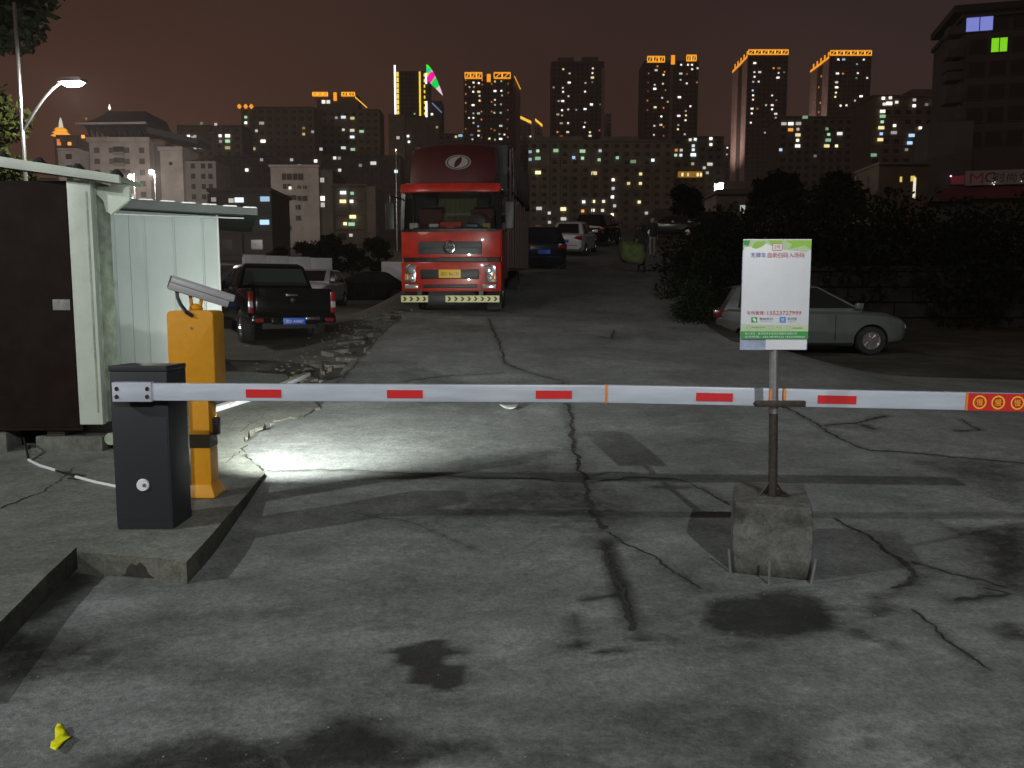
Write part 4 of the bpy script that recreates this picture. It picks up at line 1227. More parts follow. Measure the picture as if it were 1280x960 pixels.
gl = MB().loft([[(-.83, 1.52, 1.12), (.83, 1.52, 1.12), (.83, 3.75, 1.12), (-.83, 3.75, 1.12)], [(-.80, 1.58, 1.2), (.80, 1.58, 1.2), (.80, 3.55, 1.2), (-.80, 3.55, 1.2)], [(-.66, 1.72, 1.66), (.66, 1.72, 1.66), (.66, 2.95, 1.68), (-.66, 2.95, 1.68)], [(-.56, 1.86, 1.73), (.56, 1.86, 1.73), (.56, 2.8, 1.75), (-.56, 2.8, 1.75)]])
gl.build('cabin_shell', M_PK, pk, bevel=.03, smooth=True)
def quadpane(name, q, m_, parent, off):
    q = [Vector(p) for p in q]; off = Vector(off)
    return MB().add([p + off for p in q] + [p - off for p in q], [(0, 1, 2, 3), (7, 6, 5, 4), (0, 4, 5, 1), (1, 5, 6, 2), (2, 6, 7, 3), (3, 7, 4, 0)]).build(name, m_, parent)
M_GLS = mat('tinted_glass', (.03, .036, .034), .08, spec=.8)
quadpane('rear_window', [(-.70, 1.59, 1.24), (.70, 1.59, 1.24), (.60, 1.705, 1.61), (-.60, 1.705, 1.61)], M_GLS, pk, (0, -.012, .003))
for s_ in (-1, 1):
    quadpane('side_window', [(s_ * .80, 1.75, 1.23), (s_ * .80, 2.45, 1.23), (s_ * .675, 2.4, 1.62), (s_ * .675, 1.86, 1.62)], M_GLASS, pk, (s_ * .012, 0, .003))
    quadpane('side_window', [(s_ * .80, 2.52, 1.23), (s_ * .80, 3.35, 1.23), (s_ * .675, 2.88, 1.62), (s_ * .675, 2.47, 1.62)], M_GLASS, pk, (s_ * .012, 0, .003))
    tl = MB().box(s_ * .775, s_ * .872, -.02, .11, .66, 1.10).build('tail_light', M_TAIL, pk, bevel=.02)
    MB().box(s_ * .782, s_ * .877, -.028, .09, .77, .90).build('clear_lens', M_CLEAR, tl, bevel=.015)
    MB().box(s_ * .80, s_ * .99, 3.1, 3.22, 1.18, 1.36).build('mirror', M_PK, pk, bevel=.03)
    MB().box(s_ * .45, s_ * .84, -.17, -.02, .46, .62).build('bumper_corner', M_PK, pk, bevel=.03)
    for ay in (1.12, 4.1):
        w_ = wheel(pk, s_ * .74, ay, .37, .25); w_.rotation_euler = (0, 0, R(90)); 
        for ch in w_.children:
            if s_ > 0 and ch.name.startswith('rim'): ch.rotation_euler = (0, 0, R(180))
    MB().box(s_ * .62, s_ * .78, -.186, -.168, .49, .56).build('reflector', M_TAIL, pk)
MB().box(-.46, .46, -.19, -.02, .44, .58).build('bumper', M_PK, pk, bevel=.02)
pp = MB().box(-.24, .20, -.215, -.192, .44, .57).build('licence_plate', M_PLATEB, pk, bevel=.004)
letters('plate_lettering', '渝D A0087', .075, .36, M_WHITE, pp, (-.02, -.2165, .505), (R(90), 0, 0))
MB().box(.22, .5, -.2, -.16, .52, .585).build('tow_step', M_CHROME, pk, bevel=.01)
MB().tube([(-.55, .9, .36), (.55, .9, .36)], .05, 8).build('axle', M_BLACK, pk)

# red lorry, nose towards us. local: x across, front at y=0, body behind (+y)
tr0 = at(563, 395, 18.2)
TX, TY = tr0.x, 18.2
TZ = gz(TX, TY + .9) + .05
TS = 1.0
tr = thing('lorry', 'red lorry with tall box body facing down the slope, yellow front plate', 'lorry', (TX, TY, TZ - .05), R(-5))
tr.rotation_euler = (R(2.0), 0, R(-5))
RED = mat('lorry_red', (.42, .022, .013), .34, coat=.5, noise=.35, nscale=3.5)
RED_SHADED = paint('lorry_red_shaded', (.06, .009, .008), .5)  # lorry red with the deflector's shade put into the colour
hw = 1.15
def rows(front, prof_, name, m_, parent, bev=.02):
    """prof_: (y, z) outline extruded across x with rounded ends"""
    return MB().prism(prof_, 'x', -front, front).build(name, m_, parent, bevel=bev, seg=3)
# lower bumper
bp_ = MB()
def arcx(w_, y0, bulge, n=9): return [(-w_ + 2 * w_ * k / (n - 1), y0 + bulge * (abs(-1 + 2 * k / (n - 1)) ** 3)) for k in range(n)]
def bowed(z0, z1, w_, y0, bulge, back, name, m_, parent=tr, bev=.02, lean=0, w2=None):
    f0 = arcx(w_, y0, bulge); f1 = arcx(w2 or w_, y0 + lean, bulge)
    r0_ = [(x, y, z0) for x, y in f0] + [(w_, back, z0), (-w_, back, z0)]
    r1_ = [(x, y, z1) for x, y in f1] + [((w2 or w_), back, z1), (-(w2 or w_), back, z1)]
    return MB().loft([r0_, r1_]).build(name, m_, parent, bevel=bev, seg=2)
bowed(.46, 1.13, hw, .0, .16, .7, 'bumper', RED, bev=.035)
bowed(1.135, 1.22, hw - .05, .07, .15, .7, 'gap_panel', M_BLACK, bev=0)
bowed(1.215, 1.86, hw - .01, .02, .15, .9, 'front_panel', RED, bev=.04, lean=.04)
# windscreen opening: pillars, roof, glass, interior
GLT = mat('screen_glass', (.02, .025, .022), .03, alpha=.22, spec=.5)
bowed(1.80, 1.86, hw - .03, .04, .15, 1.75, 'dash_shelf', M_BLACK, bev=0)
for s_ in (-1, 1):
    MB().add([(s_ * hw, .2, 1.85), (s_ * (hw - .1), .085, 1.85), (s_ * (hw - .14), .19, 2.72), (s_ * (hw - .02), .3, 2.72), (s_ * hw, .3, 1.85), (s_ * (hw - .1), .185, 1.85), (s_ * (hw - .14), .29, 2.72), (s_ * (hw - .02), .4, 2.72)], [(0, 1, 2, 3), (4, 7, 6, 5), (0, 3, 7, 4), (1, 5, 6, 2), (0, 4, 5, 1), (3, 2, 6, 7)]).build('screen_pillar', M_BLACK, tr)
    MB().box(s_ * (hw - .03), s_ * hw, .3, 1.75, .75, 1.86).build('door', RED, tr, bevel=.015)
    MB().box(s_ * (hw - .04), s_ * (hw - .01), .42, 1.4, 1.87, 2.62).build('side_window', M_GLASS, tr)
    MB().box(s_ * (hw - .05), s_ * hw, 1.4, 1.75, 1.86, 2.72).build('rear_pillar', RED_SHADED, tr)
    mp = MB().box(s_ * (hw + .1), s_ * (hw + .3), .02, .12, 1.85, 2.45).build('mirror', M_BLACK, tr, bevel=.03)
    MB().tube([(s_ * hw, .3, 2.55), (s_ * (hw + .2), .1, 2.6), (s_ * (hw + .2), .08, 2.4)], .018, 6).build('mirror_arm', M_BLACK, mp)
MB().box(-hw + .02, hw - .02, 1.72, 1.78, .8, 2.75).build('cab_back_wall', M_SEATC, tr)
MB().add([(-hw + .13, .10, 1.87), (hw - .13, .10, 1.87), (hw - .16, .205, 2.70), (-hw + .16, .205, 2.70), (-hw + .13, .106, 1.87), (hw - .13, .106, 1.87), (hw - .16, .211, 2.70), (-hw + .16, .211, 2.70)], [(0, 1, 2, 3), (7, 6, 5, 4), (0, 4, 5, 1), (1, 5, 6, 2), (2, 6, 7, 3), (3, 7, 4, 0)]).build('windscreen', GLT, tr)
bowed(2.72, 2.80, hw - .02, .2, .12, 1.75, 'cab_roof', RED_SHADED, bev=.02)
bowed(2.66, 2.87, hw - .02, -.02, .14, .3, 'sun_visor', RED, bev=.05, lean=.08)
for s_ in (-1, 1):
    st_ = MB().loft([[(s_ * .62 + a * .28, 1.0 + .06 * z_, 1.75 + z_) for a in (-1, 1)] + [(s_ * .62 + a * .28, 1.18 + .06 * z_, 1.75 + z_) for a in (1, -1)] for z_ in (0, .5, .62)]).build('seat_back', mat('seat_red', (.10, .02, .02), .8), tr, bevel=.05)
    MB().box(s_ * .62 - .14, s_ * .62 + .14, 1.06, 1.16, 2.4, 2.62).build('headrest', M_SEATC, st_, bevel=.04)
MB().lathe([(.20, -.012), (.225, -.0), (.20, .012)], (.55, .55, 2.0), 'y', 20).build('steering_wheel', M_BLACK, tr, smooth=True)
M_CURT = mat('cab_curtain', (.22, .22, .12), .9, noise=.3, nscale=9, stretch=(4, 1, .3))
m = MB()
zc = [(x, 1.66 + .025 * math.sin(x * 26)) for x in np.linspace(-.55, .5, 43)]
m.add([(x, y, 1.9) for x, y in zc] + [(x, y, 2.66) for x, y in zc], [(i, i + 1, 43 + i + 1, 43 + i) for i in range(42)])
m.build('cab_curtain', M_CURT, tr, smooth=True)
for (x0, x1, h_, c_) in ((-.25, .25, .16, (.45, .02, .02)), (-.5, -.28, .12, (.55, .55, .5)), (-.95, -.75, .14, (.5, .5, .42)), (.72, .9, .13, (.3, .24, .05)), (.35, .62, .1, (.15, .2, .25))):
    MB().box(x0, x1, .2, .42, 1.865, 1.865 + h_).build('dash_clutter', mat('clutter_%d' % int(x0 * 100), c_, .6), tr, bevel=.03)
# grille with round emblem
gr_ = bowed(1.30, 1.58, .72, .012, .035, .1, 'grille', mat('grille_grey', (.04, .046, .05), .45), bev=.02, lean=.012)
MB().box(-.72, .72, -.003, .02, 1.43, 1.45).build('grille_bar', M_BLACK, gr_)
MB().lathe([(.13, -.03), (.145, -.018), (.13, -.008), (.105, -.012), (.105, -.026)], (0, 0, 1.45), 'y', 24, False).build('emblem_ring', M_CHROME, gr_, smooth=True)
def swoosh(cx, cz, sx, sz, y, name, m_, parent):
    """two crescents circling an ellipse"""
    m = MB()
    for f_ in (0, math.pi):
        outer = [(math.cos(a + f_) * 1.0, math.sin(a + f_) * 1.0) for a in np.linspace(R(30), R(190), 14)]
        inner = [(math.cos(a + f_) * (.30 + .62 * ((a - R(30)) / R(160))) + .0, math.sin(a + f_) * (.30 + .62 * ((a - R(30)) / R(160)))) for a in np.linspace(R(190), R(30), 14)]
        pts = outer + inner
        n_ = 14
        vs = [(cx + p[0] * sx, y, cz + p[1] * sz) for p in pts]
        m.add(vs, [(i, i + 1, 2 * n_ - 2 - i, 2 * n_ - 1 - i) for i in range(n_ - 1)])
    return m.build(name, m_, parent)
swoosh(0, 1.45, .085, .085, -.014, 'emblem_mark', M_CHROME, gr_)
# lights, plate, bumper slots
for s_ in (-1, 1):
    hl = MB().prism([(s_ * .80, .66), (s_ * 1.06, .66), (s_ * 1.04, 1.02), (s_ * .92, 1.09), (s_ * .76, 1.05)], 'y', .055, .2).build('headlight', mat('headlight_shell', (.25, .26, .27), .2, .7), tr, bevel=.015)
    MB().lathe([(.005, .02), (.07, .028), (.085, .05)], (s_ * .87, 0, .95), 'y', 18).build('lens', M_CLEAR, hl, smooth=True)
    MB().lathe([(.005, .02), (.06, .028), (.075, .05)], (s_ * .90, 0, .78), 'y', 18).build('lens', M_CLEAR, hl, smooth=True)
    MB().box(s_ * .96, s_ * 1.04, .035, .053, .72, .86).build('turn_lens', M_AMBER, hl, bevel=.01)
    MB().box(s_ * .74, s_ * 1.04, .02, .12, .53, .62).build('fog_light', M_CLEAR, tr, bevel=.012)
MB().box(-.68, .66, -.006, .06, .74, .96).build('bumper_slot', M_BLACK, tr, bevel=.03)
MB().box(-.62, .62, -.006, .06, .54, .63).build('bumper_slot', M_BLACK, tr, bevel=.02)
lp = MB().box(-.25, .25, -.022, -.008, .77, .955).build('licence_plate', M_PLATEY, tr, bevel=.003)
letters('plate_lettering', '渝D B6135', .10, .42, M_BK, lp, (0, -.0235, .862), (R(90), 0, 0))
rail = MB().box(-hw + .02, hw - .02, -.03, .03, .22, .38).build('front_rail', M_BLACK, tr, bevel=.008)
M_STRY = mat('rail_yellow', (.72, .70, .36), .5)
for x0, x1 in ((-1.12, -.5), (-.1, 1.12)):
    MB().box(x0, x1, -.034, -.031, .225, .375).build('rail_band', M_STRY, rail)
    n_ = int((x1 - x0) / .15)
    for k in range(n_):
        x = x0 + .04 + k * .15
        MB().add([(x, -.036, .25), (x + .05, -.036, .25), (x + .09, -.036, .3), (x + .05, -.036, .35), (x, -.036, .35), (x + .04, -.036, .3)], [(0, 1, 2, 5), (5, 2, 3, 4)]).build('rail_chevron', M_BLACK, rail)
for x in (-.7, .7): MB().box(x - .05, x + .05, .02, .5, .3, .5).build('rail_bracket', M_BLACK, tr)
for s_ in (-1, 1):
    MB().box(s_ * (hw - .35), s_ * (hw - .02), .35, .5, .05, .55).build('mud_flap', M_RUBBER, tr)
    for ay in (1.15, 5.6):
        w_ = wheel(tr, s_ * (hw - .2), ay, .47, .3, .58, mat('steel_rim', (.2, .2, .2), .5, .5))
        w_.rotation_euler = (0, 0, R(-90))
MB().box(-.42, .42, .7, 8.0, .55, .82).build('chassis', M_BLACK, tr)
for s_ in (-1, 1):
    MB().tube([(s_ * (hw - .3), .17, 1.88), (s_ * .1, .1, 1.9)], .012, 6).build('wiper', M_BLACK, tr)
# wind deflector with oval emblem
df = MB()
n_ = 11
front_pts, top_pts = [], []
rows_ = []
for k, (z_, y_, w_) in enumerate(((2.86, .30, .98), (3.2, .38, .98), (3.55, .55, .97), (3.78, .78, .95), (3.88, 1.1, .92))):
    rows_.append([(-w_ + 2 * w_ * j / (n_ - 1), y_ + .22 * abs(-1 + 2 * j / (n_ - 1)) ** 3, z_ - .06 * abs(-1 + 2 * j / (n_ - 1)) ** 2) for j in range(n_)] + [(w_, 1.65, z_ - .06), (-w_, 1.65, z_ - .06)])
df.loft(rows_).build('wind_deflector', RED_SHADED, tr, smooth=True, ang=50)
M_EMB = mat('emblem_grey', (.30, .29, .28), .5)
m = MB()
ey = lambda z: float(np.interp(z, [2.86, 3.2, 3.55, 3.76], [.30, .38, .55, .78])) - .012
def oval(r0, r1, c=(0.15, 3.36), n=30):
    rg = []
    for k_ in (r0, r1):
        rg.append([(c[0] + .29 * k_ * math.cos(a), ey(c[1] + .17 * k_ * math.sin(a)) + .22 * (abs(c[0] + .29 * k_ * math.cos(a)) / .97) ** 3, c[1] + .17 * k_ * math.sin(a)) for a in np.linspace(0, 2 * math.pi, n, endpoint=False)])
    return rg
m.loft(oval(1.0, .9), cap=False)
em = m.build('emblem_oval', M_EMB, tr)
m = MB()
n_ = 16
for f_ in (1, -1):
    outer = [(-f_ * .80 * math.sin(a), f_ * .80 * math.cos(a)) for a in np.linspace(R(-8), R(172), n_)]
    inner = [(-f_ * (.30 * math.sin(a) - .06), f_ * (.74 * math.cos(a) - .04)) for a in np.linspace(R(172), R(20), n_)]
    tilt = R(-14)
    pts = [(p[0] * math.cos(tilt) - p[1] * math.sin(tilt), p[0] * math.sin(tilt) + p[1] * math.cos(tilt)) for p in outer + inner]
    vs = [(.15 + .29 * p[0], ey(3.36 + .17 * p[1]) - .004, 3.36 + .17 * p[1]) for p in pts]
    m.add(vs, [(i, i + 1, 2 * n_ - 2 - i, 2 * n_ - 1 - i) for i in range(n_ - 1)])
m.build('emblem_mark', M_EMB, em)
# box body with stake sides
M_BOXB = paint('body_dark_red', (.055, .014, .012), .5)
M_TARP = mat('grey_tarp', (.20, .19, .18), .8, noise=.3, nscale=3, stretch=(1, 4, .4))
MB().box(-hw - .02, hw + .02, 1.9, 8.4, .95, 2.35).build('cargo_sides', M_BOXB, tr, bevel=.02)
MB().box(-hw + .01, hw - .01, 1.92, 8.36, 2.36, 3.95).build('cargo_box', mat('cargo_dark', (.025, .022, .022), .6), tr, bevel=.02)
for s_ in (-1, 1):
    for k in range(9):
        y = 2.0 + k * .78
        MB().box(s_ * (hw + .022), s_ * (hw + .07), y, y + .07, 1.0, 3.85).build('side_stake', M_BOXB, tr)
    for z_ in (2.36, 2.85, 3.35):
        MB().box(s_ * (hw - .005), s_ * (hw + .018), 1.95, 8.3, z_, z_ + .07).build('side_slat', M_BOXB, tr)
m = MB()
rows_ = []
for k in range(30):
    y = 2.1 + k * .21
    rows_.append([(hw + .09 + .02 * math.sin(k * 1.7), y, 3.9), (hw + .095 + .025 * math.sin(k * 1.7 + 1), y, 3.3), (hw + .1 + .03 * math.sin(k * 2.1), y, 2.85 + .06 * math.sin(k))])
m.loft(rows_, cap=False, close=False)
o = m.build('tarpaulin', M_TARP, tr, smooth=True); md = o.modifiers.new('thick', 'SOLIDIFY'); md.thickness = .01

# ------------------------------------------------------------------ two people walking up the slope
def person(label, px, py, top_m, trouser_m, hairm, yaw, pose, group='people walking up the slope'):
    p = hit(px, py, y0=10)
    t = thing('person', label, 'person', p, yaw, group)
    J = dict(pel=(0, 0, .95), sp=(0, .02, 1.18), ch=(0, .03, 1.38), nk=(0, .02, 1.5), hd=(0, .0, 1.6), ht=(0, .0, 1.70),
             hl=(-.10, 0, .90), kl=(-.11, -.16, .5), al=(-.11, .05, .09), tl=(-.12, -.12, .04),
             hr=(.10, 0, .90), kr=(.11, .06, .48), ar=(.11, .28, .12), trr=(.12, .14, .04),
             sl=(-.19, .03, 1.40), el=(-.25, .06, 1.12), wl=(-.23, -.06, .9), fl=(-.22, -.1, .8),
             sr=(.19, .03, 1.40), er=(.25, .0, 1.12), wr=(.22, -.14, .92), fr=(.2, -.2, .84))
    J.update(pose)
    names = list(J); rad = dict(pel=.14, sp=.125, ch=.15, nk=.055, hd=.085, ht=.07, hl=.095, kl=.062, al=.045, tl=.04, hr=.095, kr=.062, ar=.045, trr=.04, sl=.07, el=.047, wl=.033, fl=.035, sr=.07, er=.047, wr=.033, fr=.035)
    E = [('pel', 'sp'), ('sp', 'ch'), ('ch', 'nk'), ('nk', 'hd'), ('hd', 'ht'), ('pel', 'hl'), ('hl', 'kl'), ('kl', 'al'), ('al', 'tl'), ('pel', 'hr'), ('hr', 'kr'), ('kr', 'ar'), ('ar', 'trr'), ('ch', 'sl'), ('sl', 'el'), ('el', 'wl'), ('wl', 'fl'), ('ch', 'sr'), ('sr', 'er'), ('er', 'wr'), ('wr', 'fr')]
    me = bpy.data.meshes.new('skeleton')
    me.from_pydata([J[n] for n in names], [(names.index(a), names.index(b)) for a, b in E], [])
    o = bpy.data.objects.new('skeleton', me); COL.objects.link(o)
    o.modifiers.new('skin', 'SKIN')
    for n_, sv in zip(names, me.skin_vertices[0].data):
        sv.radius = (rad[n_], rad[n_] * (.8 if n_ in ('pel', 'sp', 'ch') else 1)); sv.use_root = n_ == 'pel'
    ss = o.modifiers.new('sub', 'SUBSURF'); ss.levels = ss.render_levels = 1
    dg = bpy.context.evaluated_depsgraph_get()
    out = bpy.data.meshes.new_from_object(o.evaluated_get(dg)); bpy.data.objects.remove(o)
    out.materials.clear()
    for m_ in (trouser_m, top_m, mat('skin', (.35, .2, .14), .6), M_BLACK): out.materials.append(m_)
    for pg in out.polygons:
        c = pg.center
        pg.use_smooth = True
        pg.material_index = 3 if c.z < .1 else 0 if c.z < .93 and abs(c.x) < .17 else 2 if (c.z > 1.5 or (abs(c.x) > .17 and c.z < .95)) else 1
    one('body', out, None, t)
    MB().lathe([(.02, 1.73), (.085, 1.70), (.1, 1.63), (.095, 1.56), (.06, 1.52)], (0, .025, 0), 'z', 14).build('hair', hairm, t, smooth=True)
    return t
HAIR = mat('hair', (.012, .01, .009), .6)
DARKC = mat('dark_cloth', (.02, .02, .024), .9); PALEC = mat('pale_cloth', (.24, .24, .25), .9)
pa = person('person in dark clothes hauling a big green sack', 801, 341, DARKC, DARKC, HAIR, R(180), dict(ch=(0, -.1, 1.33), nk=(0, -.16, 1.44), hd=(0, -.19, 1.53), ht=(0, -.2, 1.62), sl=(-.19, -.1, 1.35), sr=(.19, -.1, 1.35), el=(-.25, -.05, 1.1), er=(.25, -.1, 1.12), wl=(-.2, .1, .95), wr=(.2, .1, .98), fl=(-.14, .18, .92), fr=(.14, .18, .95)))
for ch in pa.children:
    if ch.name.startswith('hair'): ch.location = (0, -.2, -.08)
pb = person('person in dark top, pale hood and pale trousers walking ahead of the sack carrier', 815, 322, DARKC, PALEC, PALEC, R(180), {})
bm = bmesh.new(); bmesh.ops.create_icosphere(bm, subdivisions=3, radius=1)
for v in bm.verts:
    k = 1 + (float(fbm(v.co.x * 3.2 + 5, v.co.z * 3.2 + v.co.y * 3)) - .5) * .55
    v.co = Vector([math.copysign(abs(c) ** .62, c) for c in v.co])
    v.co = Vector((v.co.x * .56 * k, v.co.y * .42 * k, (v.co.z * .44 - .08 * v.co.x) * k))
sm_ = bpy.data.meshes.new('green_sack'); bm.to_mesh(sm_); bm.free()
sm_.polygons.foreach_set('use_smooth', [True] * len(sm_.polygons))
pp_ = pa.location
sk = thing('sack', 'bulging green woven sack hauled by the bent person', 'sack', (pp_.x - .38, pp_.y - .5, pp_.z + .66))
sk.scale = (.82, .8, .85)
one('sack_body', sm_, mat('green_sack', (.09, .12, .04), .8, noise=.35, nscale=5), sk)
MB().tube([(.1, 0, .3), (.16, 0, .46), (.2, .02, .55)], [.12, .04, .08], 8).build('tied_neck', MATS['green_sack'], sk, smooth=True)
# ------------------------------------------------------------------ trees and shrubs
def leaf_mesh(name, blobs, n, size, mt, seed=1, drop=0):
    """leaf-sized quads through the volume of several uneven blobs (centre, radii)"""
    rg = np.random.default_rng(seed)
    V, F = [], []
    wts = np.array([b[1][0] * b[1][1] * b[1][2] for b in blobs]) ** .7
    cnt = (wts / wts.sum() * n).astype(int)
    for (c, r_), k in zip(blobs, cnt):
        d = rg.normal(size=(k, 3)); d /= np.linalg.norm(d, axis=1)[:, None]
        rad = rg.random(k) ** .45
        rad *= .75 + .5 * vnoise(d[:, 0] * 2.5 + c[0], d[:, 2] * 2.5 + c[1])
        p = np.array(c) + d * rad[:, None] * np.array(r_)
        a = rg.normal(size=(k, 3)); a /= np.linalg.norm(a, axis=1)[:, None]
        b = np.cross(a, rg.normal(size=(k, 3))); b /= np.linalg.norm(b, axis=1)[:, None] + 1e-9
        s_ = size * (.6 + .8 * rg.random(k))[:, None]
        q = np.stack([p - a * s_, p + b * s_ * .45, p + a * s_, p - b * s_ * .45], 1)
        V.append(q.reshape(-1, 3))
    V = np.concatenate(V)
    nq = len(V) // 4
    me = bpy.data.meshes.new(name)
    me.vertices.add(len(V)); me.vertices.foreach_set('co', V.ravel())
    me.loops.add(nq * 4); me.loops.foreach_set('vertex_index', np.arange(nq * 4))
    me.polygons.add(nq); me.polygons.foreach_set('loop_start', np.arange(0, nq * 4, 4))
    me.update(); me.materials.append(mt)
    return me
def tree_meshes(h, spread, n, size, mt, seed, zlo=.45):
    rg = random.Random(seed)
    blobs, limbs = [], MB()
    limbs.tube([(0, 0, -.3), (.02 * h, 0, h * .3), (0, .02 * h, h * .6), (.01 * h, 0, h * .85)], [h * .03, h * .024, h * .016, h * .006], 8)
    for k in range(9):
        a = k * 2.4 + rg.uniform(-.4, .4); zz = h * rg.uniform(zlo, .92); rr = spread * rg.uniform(.25, .75) * (1.25 - zz / h * .6)
        c = (rr * math.cos(a), rr * math.sin(a), zz)
        limbs.tube([(0, 0, zz * .68), (c[0] * .5, c[1] * .5, zz * .88), c], [h * .012, h * .008, h * .003], 6)
        q = spread * rg.uniform(.32, .55)
        blobs.append((c, (q, q, q * .72)))
    blobs.append(((0, 0, h * .88), (spread * .4, spread * .4, h * .14)))
    return limbs.mesh('trunk', smooth=True), leaf_mesh('crown', blobs, n, size, mt, seed)
def put_tree(name, label, loc, meshes, scale=1, rz=0, cat='tree', group=None):
    t = thing(name, label, cat, loc, rz, group)
    t.scale = (scale,) * 3
    one('trunk', meshes[0], M_BARK, t); one('crown', meshes[1], None, t)
    return t
TA = tree_meshes(6.5, 2.1, 2600, .22, M_FOLI, 3)
TB = tree_meshes(6.0, 2.6, 2600, .24, M_FOLI, 8)
TC = tree_meshes(5.0, 2.0, 2200, .2, M_FOLI, 21)
def tree_at(px, pybase, Y, h, label, k, rz=0., group='trees on the slopes'):
    x = at(px, 375, Y).x
    z = gz(x, Y) - .2
    ms = (TA, TB, TC)[k]; h0 = (6.5, 6.0, 5.0)[k]
    return put_tree('leafy_tree', label, (x, Y, z), ms, h / h0, rz, group=group)
# trees beside the western street lamp
tz_ = gz(-11.5, 18.5)
t1 = tree_meshes(9.6, 2.3, 5200, .15, M_FOLI, 5, .80)
put_tree('street_tree', 'tall dark crowned tree above the guard cabin beside the curved street lamp', (at(-45, 100, 22).x, 22.3, gz(-14, 22)), t1, 1)
bmesh_ = tree_meshes(6.2, 1.2, 2600, .11, M_FOLI2, 9)
put_tree('street_tree', 'low yellow green tree behind the guard cabin roof under the lamp', (at(-18, 170, 21).x, 21.4, gz(-13, 21)), bmesh_, 1)
for px, Y, h, k, lab in [
    (385, 60, 3.4, 0, 'dark round tree before the white windowed block'), (412, 56, 3.7, 1, 'dark spreading tree between the white block and small block'), (440, 58, 3.2, 2, 'low dark tree left of the lorry, before the small lit block'), (474, 52, 3.6, 0, 'dark tree close behind the black sedan'), (350, 64, 2.6, 1, 'dark low tree behind the white hoarding'),
    (862, 75, 3.8, 1, 'dark tree under the hillside lamp, beside the long block'), (850, 64, 4, 2, 'short dark tree at the top of the slope'),
    (945, 80, 4.6, 0, 'tall dark hillside tree right of the bright hillside lamp'), (985, 85, 5.2, 1, 'broad dark hillside tree below the second orange topped tower'), (1025, 88, 5.4, 0, 'tall dark hillside tree before the dim lit block'), (1062, 92, 4.4, 2, 'dark hillside tree below the eastern orange topped tower'), (1100, 95, 3.6, 1, 'dark hillside tree before the shop row'), (965, 60, 5, 2, 'dark bushy tree low on the eastern hillside'), (1045, 62, 5, 1, 'dark bushy tree low on the hillside below the shops')]:
    tree_at(px, 0, Y, h, lab, k, px * .7)
# shrubs along the bank on the right
SH = [leaf_mesh('foliage', [((0, 0, .8), (1.3, 1.0, 1.0)), ((.8, .2, .6), (.9, .8, .7)), ((-.9, 0, .7), (.9, .8, .8)), ((.1, .1, 1.5), (.7, .6, .6))], 4200, .055, M_FOLI, 40 + k) for k in range(2)]
stem = MB().tube([(0, 0, -.1), (.05, 0, .5), (.2, .1, 1.2)], [.06, .04, .015], 6).tube([(0, 0, .2), (-.4, .1, .9)], [.035, .012], 6).mesh('stem')
for k, (px, Y, s_, lab) in enumerate([(882, 21, .8, 'dark shrub beside the boulders at the road edge'), (868, 17.2, .55, 'dark shrub between the boulders and the silver hatchback tail'), (892, 25, 1.0, 'tall dark shrub up the road edge above the boulders'), (880, 30, 1.0, 'dark shrub high on the road edge near the person with the sack'), (900, 27, 1.7, 'big dark shrub on the bank behind the silver hatchback tail'),
    (960, 29, 2.2, 'big dark shrub on the bank behind the sign'), (1040, 29.5, 2.3, 'big dark shrub on the bank above the silver hatchback'), (1120, 29, 2.3, 'big dark shrub on the bank past the silver hatchback bonnet'), (1190, 28.5, 2.2, 'big dark shrub on the bank below the white shop sign'), (1265, 28, 2.3, 'big dark shrub at the far eastern end of the bank')]):
    x = at(px, 375, Y).x
    t = thing('shrub', lab, 'shrub', (x, Y, gz(x, Y) - .1), k * 1.3, 'dark shrubs on the bank')
    t.scale = (s_,) * 3
    one('stem', stem, M_BARK, t); one('foliage', SH[k % 2], None, t)
# retaining wall under the bank
x0 = at(930, 375, 28).x
rw = thing('retaining_wall', 'dark stained retaining wall along the lower lot under the shrubs', 'wall', (x0, 27.2, gz(x0 + 3, 27.2) - .3))
M_RW = mat('dark_stone', (.03, .027, .025), .9, noise=.4, nscale=1.5, bump=.4, bscale=6)
for r_ in range(4):
    for k in range(16):
        xx = k * 1.1 + (r_ % 2) * .5
        MB().box(xx, xx + 1.07, random.uniform(-.03, .02), .5, .1 + r_ * .52, .1 + r_ * .52 + .49).build('wall_stone', M_RW, rw, bevel=.03, seg=1)
MB().box(-.1, 18.3, -.08, .6, 2.19, 2.35).build('coping', M_RW, rw)

# ------------------------------------------------------------------ buildings
WIN = {}
EM = dict(w=((1, .95, .82), 1.6), c=((.85, .95, 1), 1.5), y=((1, .82, .42), 1.3), o=((1, .42, .08), 1.0), g=((.55, 1, .62), .75), b=((.45, .72, 1), 1.0), p=((1, .6, .75), 2.0), n=((1, .96, .88), .5), r=((1, .25, .06), .8))
def vary(m_, s_):
    """no two lit rooms are equally bright"""
    n_, l_ = m_.node_tree.nodes, m_.node_tree.links
    oi = n_.new('ShaderNodeObjectInfo'); mr_ = n_.new('ShaderNodeMapRange')
    mr_.inputs['To Min'].default_value = s_ * .22; mr_.inputs['To Max'].default_value = s_ * 1.35
    l_.new(oi.outputs['Random'], mr_.inputs['Value']); l_.new(mr_.outputs[0], n_['Principled BSDF'].inputs['Emission Strength'])
    return m_
for k_, (c_, s_) in EM.items(): EM[k_] = vary(emitm('lit_' + k_, c_, s_), s_)
M_DWIN = mat('unlit_window', (.02, .02, .022), .25)
_pane = {}
def pane_mesh(w_, h_, m_):
    key = (round(w_, 1), round(h_, 1), m_.name)
    if key not in _pane:
        me = MB().box(-w_ / 2, w_ / 2, -.12, .05, -h_ / 2, h_ / 2).mesh('pane'); me.materials.append(m_); _pane[key] = me
    return _pane[key]
